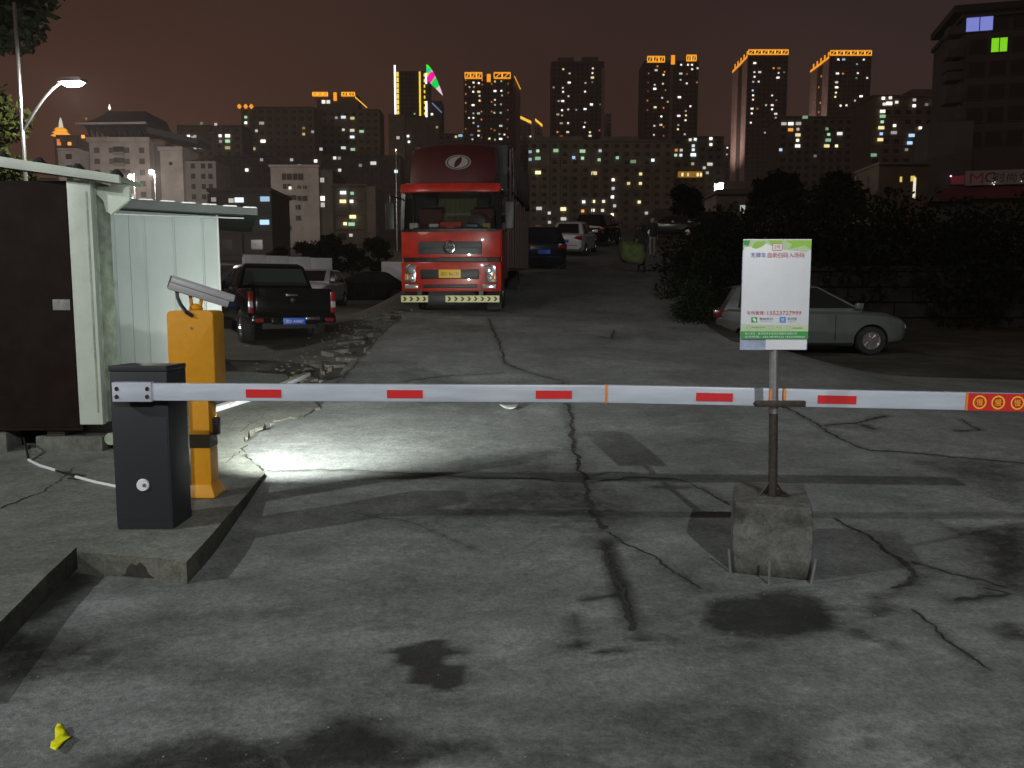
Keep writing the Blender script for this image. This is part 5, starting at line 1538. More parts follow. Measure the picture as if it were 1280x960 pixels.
def lit_list(s_, ox, oy, sc):
    out = []
    for tk in s_.split():
        a = tk.split(',')
        out.append((ox + float(a[0]) / sc, oy + float(a[1]) / sc, a[2] if len(a) > 2 else 'w', float(a[3]) if len(a) > 3 else 1))
    return out
def building(name, label, px0, px1, pytop, Y, zbase, depth, wall, lits=(), storey=3.0, bay=3.3, side_wall=None, win=(1.1, 1.0), windows=True, ledges=True, group=None, pilaster=True, rz=0, winm=None, single=False, rows=None, margin=.0, dwin=(1.7, 1.4)):
    x0, x1 = at(px0, pytop, Y).x, at(px1, pytop, Y).x
    zt = at((px0 + px1) / 2, pytop, Y).z
    t = thing(name, label, 'building', ((x0 + x1) / 2, Y, zbase), rz, group)
    W_, H = x1 - x0, zt - zbase
    w_ = W_ / 2
    MB().box(-w_, w_, 0, depth, 0, H).build('wall', wall, t)
    ns = max(1, int(H / storey)); nb = max(1, int(W_ / bay))
    bw = W_ / nb
    if ledges:
        m = MB()
        for k in range(1, ns):
            z = H - k * storey
            m.box(-w_ - .12, w_ + .12, -.25, -.001, z - .12, z + .12)
        o = m.build('floor_ledge', wall, t); o['kind'] = 'stuff'
    if pilaster:
        m = MB()
        for k in range(nb + 1):
            x = -w_ + k * bw
            m.box(x - .22, x + .22, -.42, -.252, 0, H - .3)
        o = m.build('pilaster', wall, t); o['kind'] = 'stuff'
    rf = MB().box(-w_ - .3, w_ + .3, -.5, depth + .3, H, H + .5).build('roof', wall, t)
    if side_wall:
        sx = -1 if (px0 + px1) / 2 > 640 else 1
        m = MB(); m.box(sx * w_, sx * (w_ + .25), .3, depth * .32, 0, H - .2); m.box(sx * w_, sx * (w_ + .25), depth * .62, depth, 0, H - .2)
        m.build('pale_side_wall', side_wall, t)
    taken = set()
    for (px, py, c, sz) in lits:
        p = at(px, py, Y)
        lx_, lz_ = p.x - t.location.x, p.z - zbase
        i = min(nb - 1, max(0, int((lx_ + w_) / bw))); j = int((H - lz_) / storey)
        if (i, j) in taken:
            i = min(nb - 1, i + 1) if (lx_ + w_) / bw - i > .5 else max(0, i - 1)
        taken.add((i, j))
        ww = win[0] * (min(1.9, sz * 1.3) if sz > 1 else 1) * (.75 if c == 'r' else 1)
        ww = min(ww, bw * .9)
        lx_ = min(w_ - ww / 2, max(-w_ + ww / 2, lx_))
        one('lit_window', pane_mesh(ww, win[1] * min(1.15, max(.7, sz)), EM[c]), None, t, (lx_, -.5, lz_))
    if windows:
        if single:
            for j in range(ns if rows is None else rows):
                for i in range(nb):
                    if (i, j) not in taken:
                        q = one('window', pane_mesh(win[0], win[1], winm or M_DWIN), None, t, (-w_ + (i + .5) * bw, -.02, H - margin - (j + .55) * storey))
        else:
            m = MB()
            for j in range(ns):
                for i in range(nb):
                    if (i, j) not in taken:
                        x, z = -w_ + (i + .5) * bw, H - (j + .55) * storey
                        m.box(x - dwin[0] / 2, x + dwin[0] / 2, -.04, .05, z - dwin[1] / 2, z + dwin[1] / 2)
            o = m.build('window', winm or M_DWIN, t); o['kind'] = 'stuff'
    return t, W_, H
def bmat(name, c, k=.25): return mat(name, c, .85, noise=k, nscale=.25)
W_DK = bmat('wall_dark', (0.128, 0.112, 0.093)); W_BR = bmat('wall_brown', (0.192, 0.160, 0.128)); W_OL = bmat('wall_olive', (0.199, 0.180, 0.137)); W_GR = bmat('wall_grey', (.17, .15, .135))
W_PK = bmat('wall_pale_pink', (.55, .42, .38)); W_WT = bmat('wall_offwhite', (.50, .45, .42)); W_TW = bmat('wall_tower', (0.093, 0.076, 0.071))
M_CROWN = emitm('crown_orange', (1, .36, .02), 1.15)
M_CROWN2 = emitm('crown_amber', (1, .55, .06), 1.3)
def crown(t, x0, x1, z0, h, n, y=-.9, solid=False):
    """lit frame on a tower top: rails, posts and slanting bars"""
    c = MB()
    c.box(x0, x1, y, y + .4, z0, z0 + h * .22); c.box(x0, x1, y, y + .4, z0 + h * .78, z0 + h)
    o = c.build('crown_frame', M_CROWN, t)
    for k in range(n + 1):
        x = x0 + (x1 - x0) * k / n
        MB().box(max(x0, x - .5), min(x1, x + .5), y - .05, y + .35, z0 + h * .22, z0 + h * .78).build('crown_post', M_CROWN2, o)
        if k < n:
            xa, xb = x + .9, x + (x1 - x0) / n - .9
            if xb > xa:
                MB().add([(xa, y - .02, z0 + h * .22), (xa + 1.0, y - .02, z0 + h * .22), (xb, y - .02, z0 + h * .78), (xb - 1.0, y - .02, z0 + h * .78), (xa, y + .2, z0 + h * .22), (xa + 1.0, y + .2, z0 + h * .22), (xb, y + .2, z0 + h * .78), (xb - 1.0, y + .2, z0 + h * .78)], [(0, 1, 2, 3), (7, 6, 5, 4), (0, 4, 5, 1), (1, 5, 6, 2), (2, 6, 7, 3), (3, 7, 4, 0)]).build('crown_bar', M_CROWN, o)
    return o
def added_side_fill(t, w_, depth, H):  # spot and small body, added to brighten the tower's pale side wall
    o = MB().box(-w_ - 26.4, -w_ - 25.6, depth / 2 - .5, depth / 2 + .5, 40, 41).build('added_fill_body', M_IRON, t)
    d = bpy.data.lights.new('added_fill_light', 'SPOT'); d.energy, d.color, d.spot_size, d.spot_blend, d.shadow_soft_size = 22000, (1, .74, .66), R(140), .6, .5
    lo = bpy.data.objects.new('added_fill_light', d); link(lo, t); lo.location = (-w_ - 25, depth / 2, 41.5); lo.rotation_euler = Vector((25, 0, 25)).to_track_quat('-Z', 'Y').to_euler()
def side_crown(t, w_, depth, z0, h, s_):
    c = MB(); c.box(s_ * w_, s_ * (w_ + .5), .3, depth, z0 + h * .1, z0 + h * .4)
    for k in range(5): c.box(s_ * w_, s_ * (w_ + .45), .3 + k * depth / 5, .3 + k * depth / 5 + 1.6, z0 + h * .4, z0 + h * .95)
    return c.build('crown_side_light', M_CROWN, t)
TG = 'high towers with lit tops on the skyline'
YT = 560
L2 = lit_list('545,215,r 545,245,r 545,308,r 545,367,r 545,425,r 545,540,r 655,215,r 655,245,r 645,355,r 650,425,r 650,478,r 650,597,r 717,240,r 717,360,r 717,425,r 715,540,r 828,240,r 828,300,r 825,415,r 825,478,r 822,537,r 825,595,r 597,232 632,235 570,262 600,262,o 595,293 632,293,y,1.4 637,320 637,352,y 740,225,y 782,222,g 740,288,w,1.3 782,287 787,318 740,347 740,380 780,377 594,382,w,1.3 630,437,w,1.3 596,437,n 736,433 778,433,g 567,467 596,467 597,500 628,523,b 632,553,y,1.3 778,520,w,1.8 585,580,n,1.5 630,585 590,610 740,612 703,605,y 778,607,w,1.5 737,550,o 770,575 803,578', 480, 60, 5.333)
t, W_, H = building('apartment_tower', 'dark lit tower with split orange top directly above the lorry', 580, 642, 97, YT, 60, 26, W_TW, L2, group=TG, bay=3.0)
crown(t, -W_ / 2 + .5, -W_ / 2 + W_ * .37, H - 1, 4.4, 3); crown(t, W_ * .10, W_ * .44, H - 1, 4.4, 2); MB().box(-1.3, 1.3, -.8, -.4, H - 3, H + 2.2).build('crown_centre_light', M_CROWN, t)
MB().box(W_ / 2, W_ / 2 + 4.6, 1, 25, 0, H - 5).build('pale_side_wing', bmat('wing_pale', (.16, .12, .10)), t)
MB().add([(W_ / 2 + .3, -.1, H + 1), (W_ / 2 + .9, -.1, H + 1), (W_ / 2 + 5, -.1, H - 7.5), (W_ / 2 + 4.3, -.1, H - 7.5), (W_ / 2 + .3, .6, H + 1), (W_ / 2 + .9, .6, H + 1), (W_ / 2 + 5, .6, H - 7.5), (W_ / 2 + 4.3, .6, H - 7.5)], [(0, 1, 2, 3), (7, 6, 5, 4), (0, 4, 5, 1), (1, 5, 6, 2), (2, 6, 7, 3), (3, 7, 4, 0)]).build('crown_side_light', M_CROWN, t)
L3 = lit_list('256,107,y 288,128 286,174,w,1.4 208,198 254,200 255,220 282,242 253,266,w,1.5 233,266 281,308 250,312 229,333,w,1.3 250,338 280,376 246,377,y,1.5 278,421,w,1.3 227,421,o 246,442,o,1.5 404,103 402,126 402,149,y,1.6 401,172,n 367,176 365,219 397,283,w,1.3 440,283,n 365,306,c,1.4 321,310,n 365,374 360,396 389,422,y 390,440,w,1.4 437,413,r', 640, 60, 4)
t, W_, H = building('apartment_tower', 'dark tower without orange top between the orange topped towers', 690, 755, 78, YT, 60, 26, W_TW, L3, group=TG, bay=3.0)
MB().box(W_ / 2 - 1.6, W_ / 2 + .6, -.6, 25, 0, H - 4).build('pale_edge_wall', bmat('edge_pale', (.26, .2, .18)), t)
MB().box(-W_ / 2 + 4, -W_ / 2 + 15, 3, 20, H + .5, H + 4).build('roof_block', W_TW, t); MB().box(3, 14, 3, 20, H + .5, H + 4.5).build('roof_block', W_TW, t)
L4 = lit_list('683,128,r 680,174,r 680,217,r 677,264,r 677,311,r 767,212,r 762,120,r 757,300,r 757,396,r 757,440,r 727,92,o 720,112,w,1.3 757,135,y 713,185 713,205,w,1.4 754,180,y 750,250 778,270,y 715,297,y,1.3 746,343 744,385,y,1.3 711,390 709,435 845,85 879,85 899,85 900,107 928,102 843,129,w,1.5 874,131,o 842,160 873,178 924,173,o 836,247,w,1.7 891,292 868,316,y 869,338,y 833,340,p,2 867,362 831,386 829,407,y 863,432 862,450', 640, 60, 4)
t, W_, H = building('apartment_tower', 'dark lit tower with split orange top and one pink light midway', 806, 873, 77, YT, 60, 26, W_TW, L4, group=TG, bay=3.0)
crown(t, -W_ / 2 + 1.5, -W_ / 2 + W_ * .37, H - .8, 4.3, 3); crown(t, W_ * .27, W_ * .46, H + 0, 4.3, 2); MB().box(-.5, 2.1, -.8, -.4, H - 2, H + 4).build('crown_centre_light', M_CROWN, t)
MB().box(-1.1, 1.1, -.6, -.43, 0, H - 3).build('pale_centre_strip', bmat('edge_pale2', (.20, .15, .135)), t)
L5 = lit_list('399,188,w,1.4 397,242 429,242,w,1.4 398,270 423,299 390,300,n 387,352,b 389,381 389,407,y 383,461,w,1.3 415,461,o 381,490 376,545 512,218,o 544,219,o,1.4 542,247 538,275,w,1.8 575,243,n 503,382 529,410,n 504,440,p,1.3 503,465 525,492,w,1.4 525,515 488,576 493,602,w,1.4 522,603 467,440,n 460,605,n', 860, 40, 4.8)
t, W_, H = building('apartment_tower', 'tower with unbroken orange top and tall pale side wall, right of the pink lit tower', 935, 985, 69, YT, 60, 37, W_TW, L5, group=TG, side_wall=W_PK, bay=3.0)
crown(t, -W_ / 2, W_ / 2, H, 3.6, 6); side_crown(t, W_ / 2, 37, H - 2, 5, -1); added_side_fill(t, W_ / 2, 37, H)
L6 = lit_list('900,166 932,166,b,1.4 1053,167 1012,194,b 895,250,w,1.4 928,251,o 1017,248 1009,278,g 1073,277 890,303,w,1.3 890,333,w,1.5 886,365,y 882,390,y 1036,387,w,1.5 914,443 949,441 1027,470,b 1030,493,b 1000,413,n', 860, 40, 4.8)
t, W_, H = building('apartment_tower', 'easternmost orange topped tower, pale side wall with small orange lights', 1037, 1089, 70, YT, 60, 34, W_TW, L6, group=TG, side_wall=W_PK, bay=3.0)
crown(t, -W_ / 2, W_ / 2, H, 3.6, 6); side_crown(t, W_ / 2, 34, H - 2, 5, -1); added_side_fill(t, W_ / 2, 34, H)
for q, py in ((12, 90), (16, 102), (24, 118), (12, 124), (14, 135)):
    z = at(1025, py, YT).z - 60
    MB().box(-W_ / 2 - .5, -W_ / 2 - .27, q, q + 1.2, z, z + 1.2).build('side_lamp', EM['r'], t)
# neon tower with screen
t, W_, H = building('office_tower', 'office tower edged in white and yellow neon with a curved coloured screen', 495, 535, 90, 600, 55, 24, bmat('neon_tower_wall', (0.075, 0.068, 0.068)), lit_list('204,440,g', 480, 60, 5.333), windows=True, group=None, bay=2.6)
zb_n = at(500, 145, 600).z - 55
xn = lambda px: at(px, 110, 600).x - t.location.x
zn = lambda py: at(515, py, 600).z - 55
NW, NY = emitm('neon_white', (.95, .92, 1), 2.2), emitm('neon_yellow', (1, .72, .04), 1.25)
MB().box(xn(493), xn(495.2), -1.2, -.6, zb_n, zn(82)).build('white_neon', NW, t)
for k in range(8):
    a = zb_n + (zn(90) - zb_n) * k / 8
    MB().box(xn(496), xn(498.6), -1.2, -.6, a + .5, a + (zn(90) - zb_n) / 8 - .3).build('yellow_neon', NY, t)
    MB().box(xn(530), xn(531.6), -1.2, -.6, a + .5, a + (zn(93) - zb_n) / 8 - 1.2).build('yellow_neon', NY, t)
MB().box(xn(524), xn(526), -1.2, -.6, zb_n, zn(90)).build('yellow_neon', NY, t)
MB().box(xn(531.8), xn(534), -1.25, -.6, zb_n - 1, zn(127)).build('white_neon', NW, t); MB().box(xn(531.8), xn(534), -1.25, -.6, zn(105), zn(92)).build('white_neon', NW, t)
MB().box(xn(536), xn(552), -.3, 20, 0, zn(126)).build('side_wing', bmat('neon_wing', (.06, .055, .06)), t)
m_s = bpy.data.materials.new('coloured_screen'); m_s.use_nodes = True
n_, l_ = m_s.node_tree.nodes, m_s.node_tree.links
b_ = n_['Principled BSDF']; b_.inputs['Base Color'].default_value = (.02, .02, .02, 1)
tc_ = n_.new('ShaderNodeTexCoord'); vo = n_.new('ShaderNodeTexVoronoi'); vo.inputs['Scale'].default_value = .13; vo.feature = 'SMOOTH_F1'; vo.inputs['Smoothness'].default_value = .4
l_.new(tc_.outputs['Object'], vo.inputs['Vector'])
hs = n_.new('ShaderNodeHueSaturation'); hs.inputs['Saturation'].default_value = 2.2; hs.inputs['Value'].default_value = 1.15
l_.new(vo.outputs['Color'], hs.inputs['Color']); l_.new(hs.outputs[0], b_.inputs['Emission Color']); b_.inputs['Emission Strength'].default_value = 1.2
m_s.cycles.emission_sampling = 'NONE'
rows_ = []
for k in range(9):
    q = k / 8
    px = 533.5 + 20 * q; ty = 81 + 38 * q ** 1.6; by = 100 + 20 * q
    rows_.append([(xn(px), -1.5, zn(by)), (xn(px), -1.5, zn(ty)), (xn(px), -.9, zn(ty)), (xn(px), -.9, zn(by))])
MB().loft(rows_).build('screen', m_s, t)
MB().tube([(xn(540), -.8, zn(129)), (xn(552), -.8, zn(141))], .5, 6).build('blue_edge_light', emitm('edge_blue', (.3, .4, .7), .5), t)
MB().box(xn(487), xn(507), -8, -2, 0, zn(146)).build('podium_block', bmat('podium', (0.224, 0.196, 0.154)), t)
MB().box(xn(507.4), xn(536), -7, -2, 0, zn(149)).build('podium_block', W_DK, t); MB().box(xn(536.4), xn(550), -8, -2, 0, zn(154)).build('podium_block', bmat('podium2', (.14, .12, .11)), t)
for px, py, c in ((511, 173, 'w'), (512, 180, 'c'), (547, 162, 'y'), (541, 146, 'w'), (569, 171, 'y')):
    one('lit_window', pane_mesh(1.6, 1.5, EM[c]), None, t, (xn(px), -8.1, zn(py)))
# pale small towers behind
for px0, px1, py, lab in ((648.5, 664, 150, 'small pale tower with orange trim beside the split topped tower'), (669, 678, 154, 'narrow pale tower with orange trim, the shorter neighbour of the small pale tower')):
    t, W_, H = building('apartment_tower', lab, px0, px1, py, 640, 60, 16, bmat('wall_far_pale', (.30, .25, .27)), lit_list('900,590 990,590', 480, 60, 5.333) if px0 < 660 else (), group='pale towers behind the long block', bay=3)
    MB().add([(-W_ / 2, -1, H + 1.5), (W_ / 2, -1, H - 3), (W_ / 2, -1, H - 1), (-W_ / 2, -1, H + 3.5), (-W_ / 2, -.5, H + 1.5), (W_ / 2, -.5, H - 3), (W_ / 2, -.5, H - 1), (-W_ / 2, -.5, H + 3.5)], [(0, 1, 2, 3), (7, 6, 5, 4), (0, 4, 5, 1), (1, 5, 6, 2), (2, 6, 7, 3), (3, 7, 4, 0)]).build('crown_frame', M_CROWN2, t)
building('apartment_tower', 'plain pale narrow tower just right of the tower without orange top', 757.5, 764, 143, 640, 60, 16, bmat('wall_far_pale2', (.26, .23, .23)), (), group='pale towers behind the long block', bay=3)
building('apartment_tower', 'pale far tower glimpsed behind the side wall of the broad orange topped tower', 905, 914, 182, 640, 60, 16, bmat('wall_far_pale3', (.2, .19, .21)), lit_list('235,695 232,735', 860, 40, 4.8), group='pale towers behind the long block', bay=3)
building('apartment_tower', 'pale far tower with reddish edge below the easternmost orange topped tower', 1078, 1090, 162, 545, 55, 16, bmat('wall_far_pale4', (.30, .24, .25)), lit_list('1050,640 1048,690', 860, 40, 4.8), bay=3)

# long mid-distance block behind the lorry
L7 = lit_list('85,520,b 85,558,b 129,516,g 129,553,g,1.6 219,514,g,1.3 308,549,b 352,517,g,1.5 352,552,g 440,515,c 435,560,g 526,550,g 605,569,g,1.5 703,562,c 130,624,y,1.5 410,627,y,1.8 642,631,y 582,678,y 641,678,y 505,660 505,703,c 501,746,c 500,834 635,771,y 671,826,c 358,770,c 407,768,y 457,768 404,812 452,813 353,816,o 353,861,g 256,806,y,1.7 257,855,n,1.7 135,803,n,1.6 186,826,c 187,872 512,790,n', 640, 60, 4)
t, W_, H = building('apartment_block', 'long ten storey block with many green and yellow windows behind the lorry', 661, 842, 177, 300, 22, 16, W_OL, L7, storey=2.9, bay=3.6, win=(1.05, .95), winm=mat('unlit_window_soft', (.045, .043, .04), .3))
for a, b in ((-W_ / 2 + 2, -W_ / 2 + 20), (0, 14)): MB().box(a, b, 2, 12, H + .5, H + 2.2).build('roof_block', W_OL, t)
MB().box(-W_ * .06, -W_ * .06 + .3, -.9, -.6, 0, H * .7).build('drain_pipe', W_GR, t)
L8 = lit_list('890,460 915,458,c 905,490,c 905,510,c 905,535,c,1.5 820,512,o 845,512 817,537,g 843,537,c 902,580,y 988,582,w,1.7 993,454 993,484 960,600,n 975,625,n', 640, 60, 4)
t, W_, H = building('apartment_block', 'dim block with blue white windows beside the long ten storey block', 843, 904, 172, 330, 25, 16, W_DK, L8, storey=3, bay=3.2)
xb = lambda px: at(px, 218, 330).x - t.location.x
zb2 = lambda py: at(870, py, 330).z - 25
sg_o = MB().box(xb(847), xb(877), -1.4, -.5, zb2(222), zb2(215)).build('lit_shop_front', emitm('shop_amber', (.9, .45, .06), .28), t)
for px in (851, 858, 870, 874): MB().box(xb(px), xb(px + 2.2), -1.6, -1.41, zb2(221), zb2(217)).build('shop_lamp', EM['y'], t)
# blocks east of the towers
L9 = lit_list('573,552,n,1.4 614,552,w,1.8 660,551,n,1.5 613,588,o,1.4 657,585 657,619,y,1.4 655,651 655,685,w,1.4 700,513,g,1.6 831,583,g 841,616,g 838,650,g,1.7 907,611,w,1.7 830,685,y,1.5 888,685,y 545,708,b 760,745,n', 860, 40, 4.8)
building('apartment_block', 'dark block with green balcony windows between the two unbroken orange tops', 975, 1076, 147, 330, 28, 16, W_DK, L9, storey=3, bay=3.1)
L10 = lit_list('217,423 247,421 221,448 242,445,w,1.5 274,440 214,479,w,1.3 214,500,g,1.4 212,524,g 208,549,y,1.6 208,575,b 204,600,y,1.4 265,540 262,570,n,1.5 375,550 349,455 432,443,g 338,582,b,1.5 330,614,b,1.3 373,608,y 316,643,n 176,666,g,1.6 380,674,n 350,430,n 402,450,n', 1040, 0, 3.43)
t, W_, H = building('apartment_block', 'brown block with a column of bright windows left of the dark corner building', 1091, 1182, 121, 260, 24, 16, bmat('wall_brown_dark', (0.145, 0.116, 0.088)), L10, storey=3, bay=2.9, win=(.95, .8))
MB().box(W_ * .06, W_ / 2, 1, 12, H + .5, H + 2.6).build('roof_block', W_DK, t)
# corner building with shops
YR = 100
zr_ = gz(60, YR) - 1
t, W_, H = building('corner_building', 'large dark corner building with one blue and one green window', 1212, 1330, 18, YR, zr_, 14, bmat('wall_corner', (.06, .054, .048)), (), windows=False, ledges=False, pilaster=False, rz=R(-14))
zc_ = lambda py: at(1230, py, YR).z - zr_
def xl_(px):
    k_r = at(px, 100, YR).x / YR
    return (k_r * YR - t.location.x) / (math.cos(R(14)) + k_r * math.sin(R(14)))
for i, px in enumerate((1220, 1246, 1272, 1298)):
    for j, py in enumerate((27, 55, 84, 113, 142, 172)):
        lit = {(0, 0): emitm('window_blue', (.32, .36, 1), .6), (1, 1): emitm('window_green', (.28, .85, .02), .75)}.get((i, j))
        w2 = 2.9 if (i, j) == (0, 0) else 1.7
        f = MB().box(xl_(px) - w2 / 2 - .12, xl_(px) + w2 / 2 + .12, -.12, -.002, zc_(py) - .95, zc_(py) + .95).build('window', bmat('corner_frame', (.05, .045, .04)), t)
        MB().box(xl_(px) - w2 / 2, xl_(px) + w2 / 2, -.16, -.121, zc_(py) - .8, zc_(py) + .8).build('pane', lit or M_DWIN, f)
        if lit: MB().box(xl_(px) - .05, xl_(px) + .05, -.2, -.161, zc_(py) - .8, zc_(py) + .8).build('glazing_bar', M_BLACK, f)
for j, py in enumerate((38, 67, 83, 96, 125)):
    b_ = MB().box(-W_ / 2 - 1.8, -W_ / 2 + .1, -.6, 1.6, zc_(py) - .1, zc_(py) + .9).build('balcony', bmat('balcony_dark', (.05, .045, .042)), t, bevel=.05)
MB().box(-W_ / 2 - 1.4, W_ / 2 + .5, -1.0, 10, H + .5, H + 1.3).build('eave', bmat('eave_dark', (.03, .027, .026)), t)
MB().box(-W_ / 2 - 3.5, -W_ / 2 + 1.5, -.8, 6, zc_(250), zc_(150)).build('lower_wing', bmat('wing_dark', (.08, .075, .07)), t)
zs0, zs1 = zc_(232), zc_(214)
sb = MB().box(xl_(1210), xl_(1330), -1.25, -.9, zs0, zs1).build('shop_sign', mat('shop_sign_white', (.34, .31, .32), .6), t)
letters('sign_letter', 'M', 1.25, 1.5, mat('shop_red', (.45, .03, .05), .6), sb, (xl_(1224), -1.27, (zs0 + zs1) / 2), (R(90), 0, 0))
letters('sign_letter', 'G', 1.25, 1.2, mat('shop_black', (.03, .03, .035), .6), sb, (xl_(1241), -1.27, (zs0 + zs1) / 2), (R(90), 0, 0))
letters('sign_letter', '时尚女装', 1.15, 5.2, MATS['shop_black'], sb, (xl_(1276), -1.27, (zs0 + zs1) / 2), (R(90), 0, 0))
MB().box(xl_(1193), xl_(1209), -1.2, -.9, zs0 + .2, zs1 - .5).build('shop_sign', mat('shop_sign_pink', (.32, .06, .09), .6, emit=(.5, .06, .12), es=.05), t)
MB().box(xl_(1180), xl_(1330), -.9, -.3, zs0 - 1.6, zs0 - .2).build('shop_awning', mat('awning_red', (.12, .02, .025), .8), t)
MB().lathe([(.02, 0), (.12, .1), (.02, .2)], (xl_(1191), -1.5, zc_(221)), 'z', 8).build('pink_lamp', emitm('lamp_pink', (1, .35, .7), 4), t)
for px, py in ((1243, 231), (1245, 233), (1246, 230), (1279, 230)):
    MB().lathe([(.02, 0), (.08, .07), (.02, .14)], (xl_(px), -1.6, zc_(py)), 'z', 8).build('window_lamp', EM['w'], t)
# shop kiosk with lit door
p = at(1130, 246, 92); z0 = gz(p.x, 92) - .3
k_ = thing('shop_kiosk', 'dim small shop with two yellow lamps and a bright door edge', 'shop', (p.x, 92, z0))
kz = lambda py: at(1130, py, 92).z - z0
kx = lambda px: at(px, 230, 92).x - p.x
MB().box(kx(1098), kx(1160), 0, 6, -1, kz(206)).build('wall', bmat('kiosk_wall', (.11, .085, .06)), k_)
MB().box(kx(1096), kx(1162), -.4, 6.3, kz(206) + .002, kz(203)).build('roof', W_DK, k_)
MB().box(kx(1141.5), kx(1144.5), -.08, -.01, kz(248), kz(222)).build('lit_door', emitm('door_light', (1, .9, .72), .9), k_)
for px, w2, py in ((1124.5, 2.4, 224), (1138, 5, 223)): MB().box(kx(px), kx(px + w2), -.08, -.01, kz(py + 3.5), kz(py - 3)).build('yellow_lamp', emitm('sign_yellow', (1, .72, .18), .75), k_)
MB().box(kx(1065), kx(1068), -1, -.6, -2, kz(222)).build('gate_post', W_GR, k_); MB().box(kx(1079), kx(1082), -1, -.6, -2, kz(222)).build('gate_post', W_GR, k_)

# western buildings
t, W_, H = building('temple_roof_block', 'pale apartment block with curved dark temple roof and rows of square windows', 111, 186, 178, 230, 12, 14, W_WT, (), storey=3.05, bay=3.42, win=(1.5, 1.5), single=True, rows=7, ledges=False, pilaster=False, winm=mat('unlit_window_warm', (.10, .075, .065), .3), margin=.5)
for ch in t.children:
    pass
M_TILE = mat('dark_tile', (.025, .03, .035), .6, noise=.3, nscale=.6)
w_ = W_ / 2
cz_ = lambda py: at(150, py, 230).z - 12
cx_ = lambda px: at(px, 170, 230).x - t.location.x
# flared hip roof: eaves swing upwards and outwards
prof_ = [(1.20, cz_(157.5)), (1.10, cz_(155.5)), (.96, cz_(151)), (.82, cz_(145)), (.76, cz_(140.5)), (.72, cz_(139))]
rings = []
xc = (cx_(108) + cx_(206)) / 2 - w_ * .0
for k, z in prof_:
    q_ = (1.2 - k) / .48
    hw_ = (cx_(190) - cx_(107)) / 2 * (1.06 - .5 * q_ ** .7); dp = 9.5 * k; xs_ = (cx_(161) - cx_(150)) * q_
    rings.append([(x_r + xs_, y_r, z_r) for x_r, y_r, z_r in ((-hw_ + .2, 7 - dp, z), (0, 7 - dp, z - (.5 if k > 1.05 else 0)), (hw_ + .2, 7 - dp, z), (hw_ + .2, 7, z - (.4 if k > 1.05 else 0)), (hw_ + .2, 7 + dp, z), (0, 7 + dp, z), (-hw_ + .2, 7 + dp, z), (-hw_ + .2, 7, z))])
MB().loft(rings).build('temple_roof', M_TILE, t)
MB().loft([[(-w_ * 1.16 + .2, -4.6, cz_(160.0)), (w_ * 1.16 + .2, -4.6, cz_(159.2)), (w_ * 1.16 + .2, -4.2, cz_(159.2)), (-w_ * 1.16 + .2, -4.2, cz_(160))], [(-w_ * 1.16 + .2, -4.6, cz_(157.6)), (w_ * 1.16 + .2, -4.6, cz_(156.6)), (w_ * 1.16 + .2, -4.2, cz_(156.6)), (-w_ * 1.16 + .2, -4.2, cz_(157.6))]]).build('eave_edge', W_WT, t)
for k in range(12):
    x = -w_ + (k + .5) * W_ / 12
    MB().prism([(-2.8, cz_(160)), (-.1, cz_(160)), (-.1, cz_(172)), (-.8, cz_(170))], 'x', x - .15, x + .15).build('eave_bracket', M_TILE, t)
MB().box(-w_ - .4, w_ + .4, -.7, -.05, cz_(177), cz_(172)).build('cornice', W_WT, t)
MB().add([(w_ + .5, -2, cz_(160)), (cx_(240), 4, cz_(170)), (cx_(240), 14, cz_(170)), (w_ + .5, 14, cz_(158)), (w_ + .5, -2, cz_(168)), (cx_(240), 4, cz_(176)), (cx_(240), 14, cz_(176)), (w_ + .5, 14, cz_(168))], [(0, 1, 2, 3), (7, 6, 5, 4), (0, 4, 5, 1), (1, 5, 6, 2), (2, 6, 7, 3), (3, 7, 4, 0)]).build('side_roof', M_TILE, t)
MB().box(w_ + .01, cx_(200), 3, 14, 0, cz_(174)).build('link_wall', bmat('link_wall', (0.168, 0.147, 0.140)), t)
sw = MB().box(cx_(198), cx_(226), .5, 12, 0, cz_(186)).build('stair_tower', W_WT, t)
MB().box(cx_(196), cx_(227), .1, 12, cz_(188), cz_(183)).build('tower_cornice', W_WT, sw)
MB().lathe([(.55, .42), (.55, .499)], (cx_(211), 0, cz_(204)), 'y', 20).build('round_window', M_DWIN, sw)
wg = MB().box(cx_(226.2), cx_(265), 2, 14, 0, cz_(200)).build('east_wing', bmat('wing_grey', (0.240, 0.217, 0.210)), t)
for px in (236, 249, 258):
    for py in (206, 219, 232, 245, 258):
        MB().box(cx_(px) - .6, cx_(px) + .6, 1.9, 1.98, cz_(py) - .7, cz_(py) + .7).build('window', M_DWIN, wg)
for j in range(4):
    z = H - .5 - (j + .55) * 3.05
    MB().box(-1.5, 1.5, -.35, -.2, z - 1.2, z + 1.0).build('balcony_recess', M_DWIN, t)
    MB().box(-1.5, 1.5, -.7, -.36, z - 1.4, z - .5).build('balcony', bmat('balcony_grey', (.3, .27, .25)), t)
MB().lathe([(.05, 0), (.35, .5), (.05, 1.6)], (cx_(143.5), -2.2, cz_(140)), 'z', 8).build('roof_lamp', EM['w'], t)
MB().lathe([(.05, 0), (.35, .4), (.05, .8)], (cx_(120), -4.8, cz_(155)), 'z', 8).build('roof_lamp', EM['o'], t)
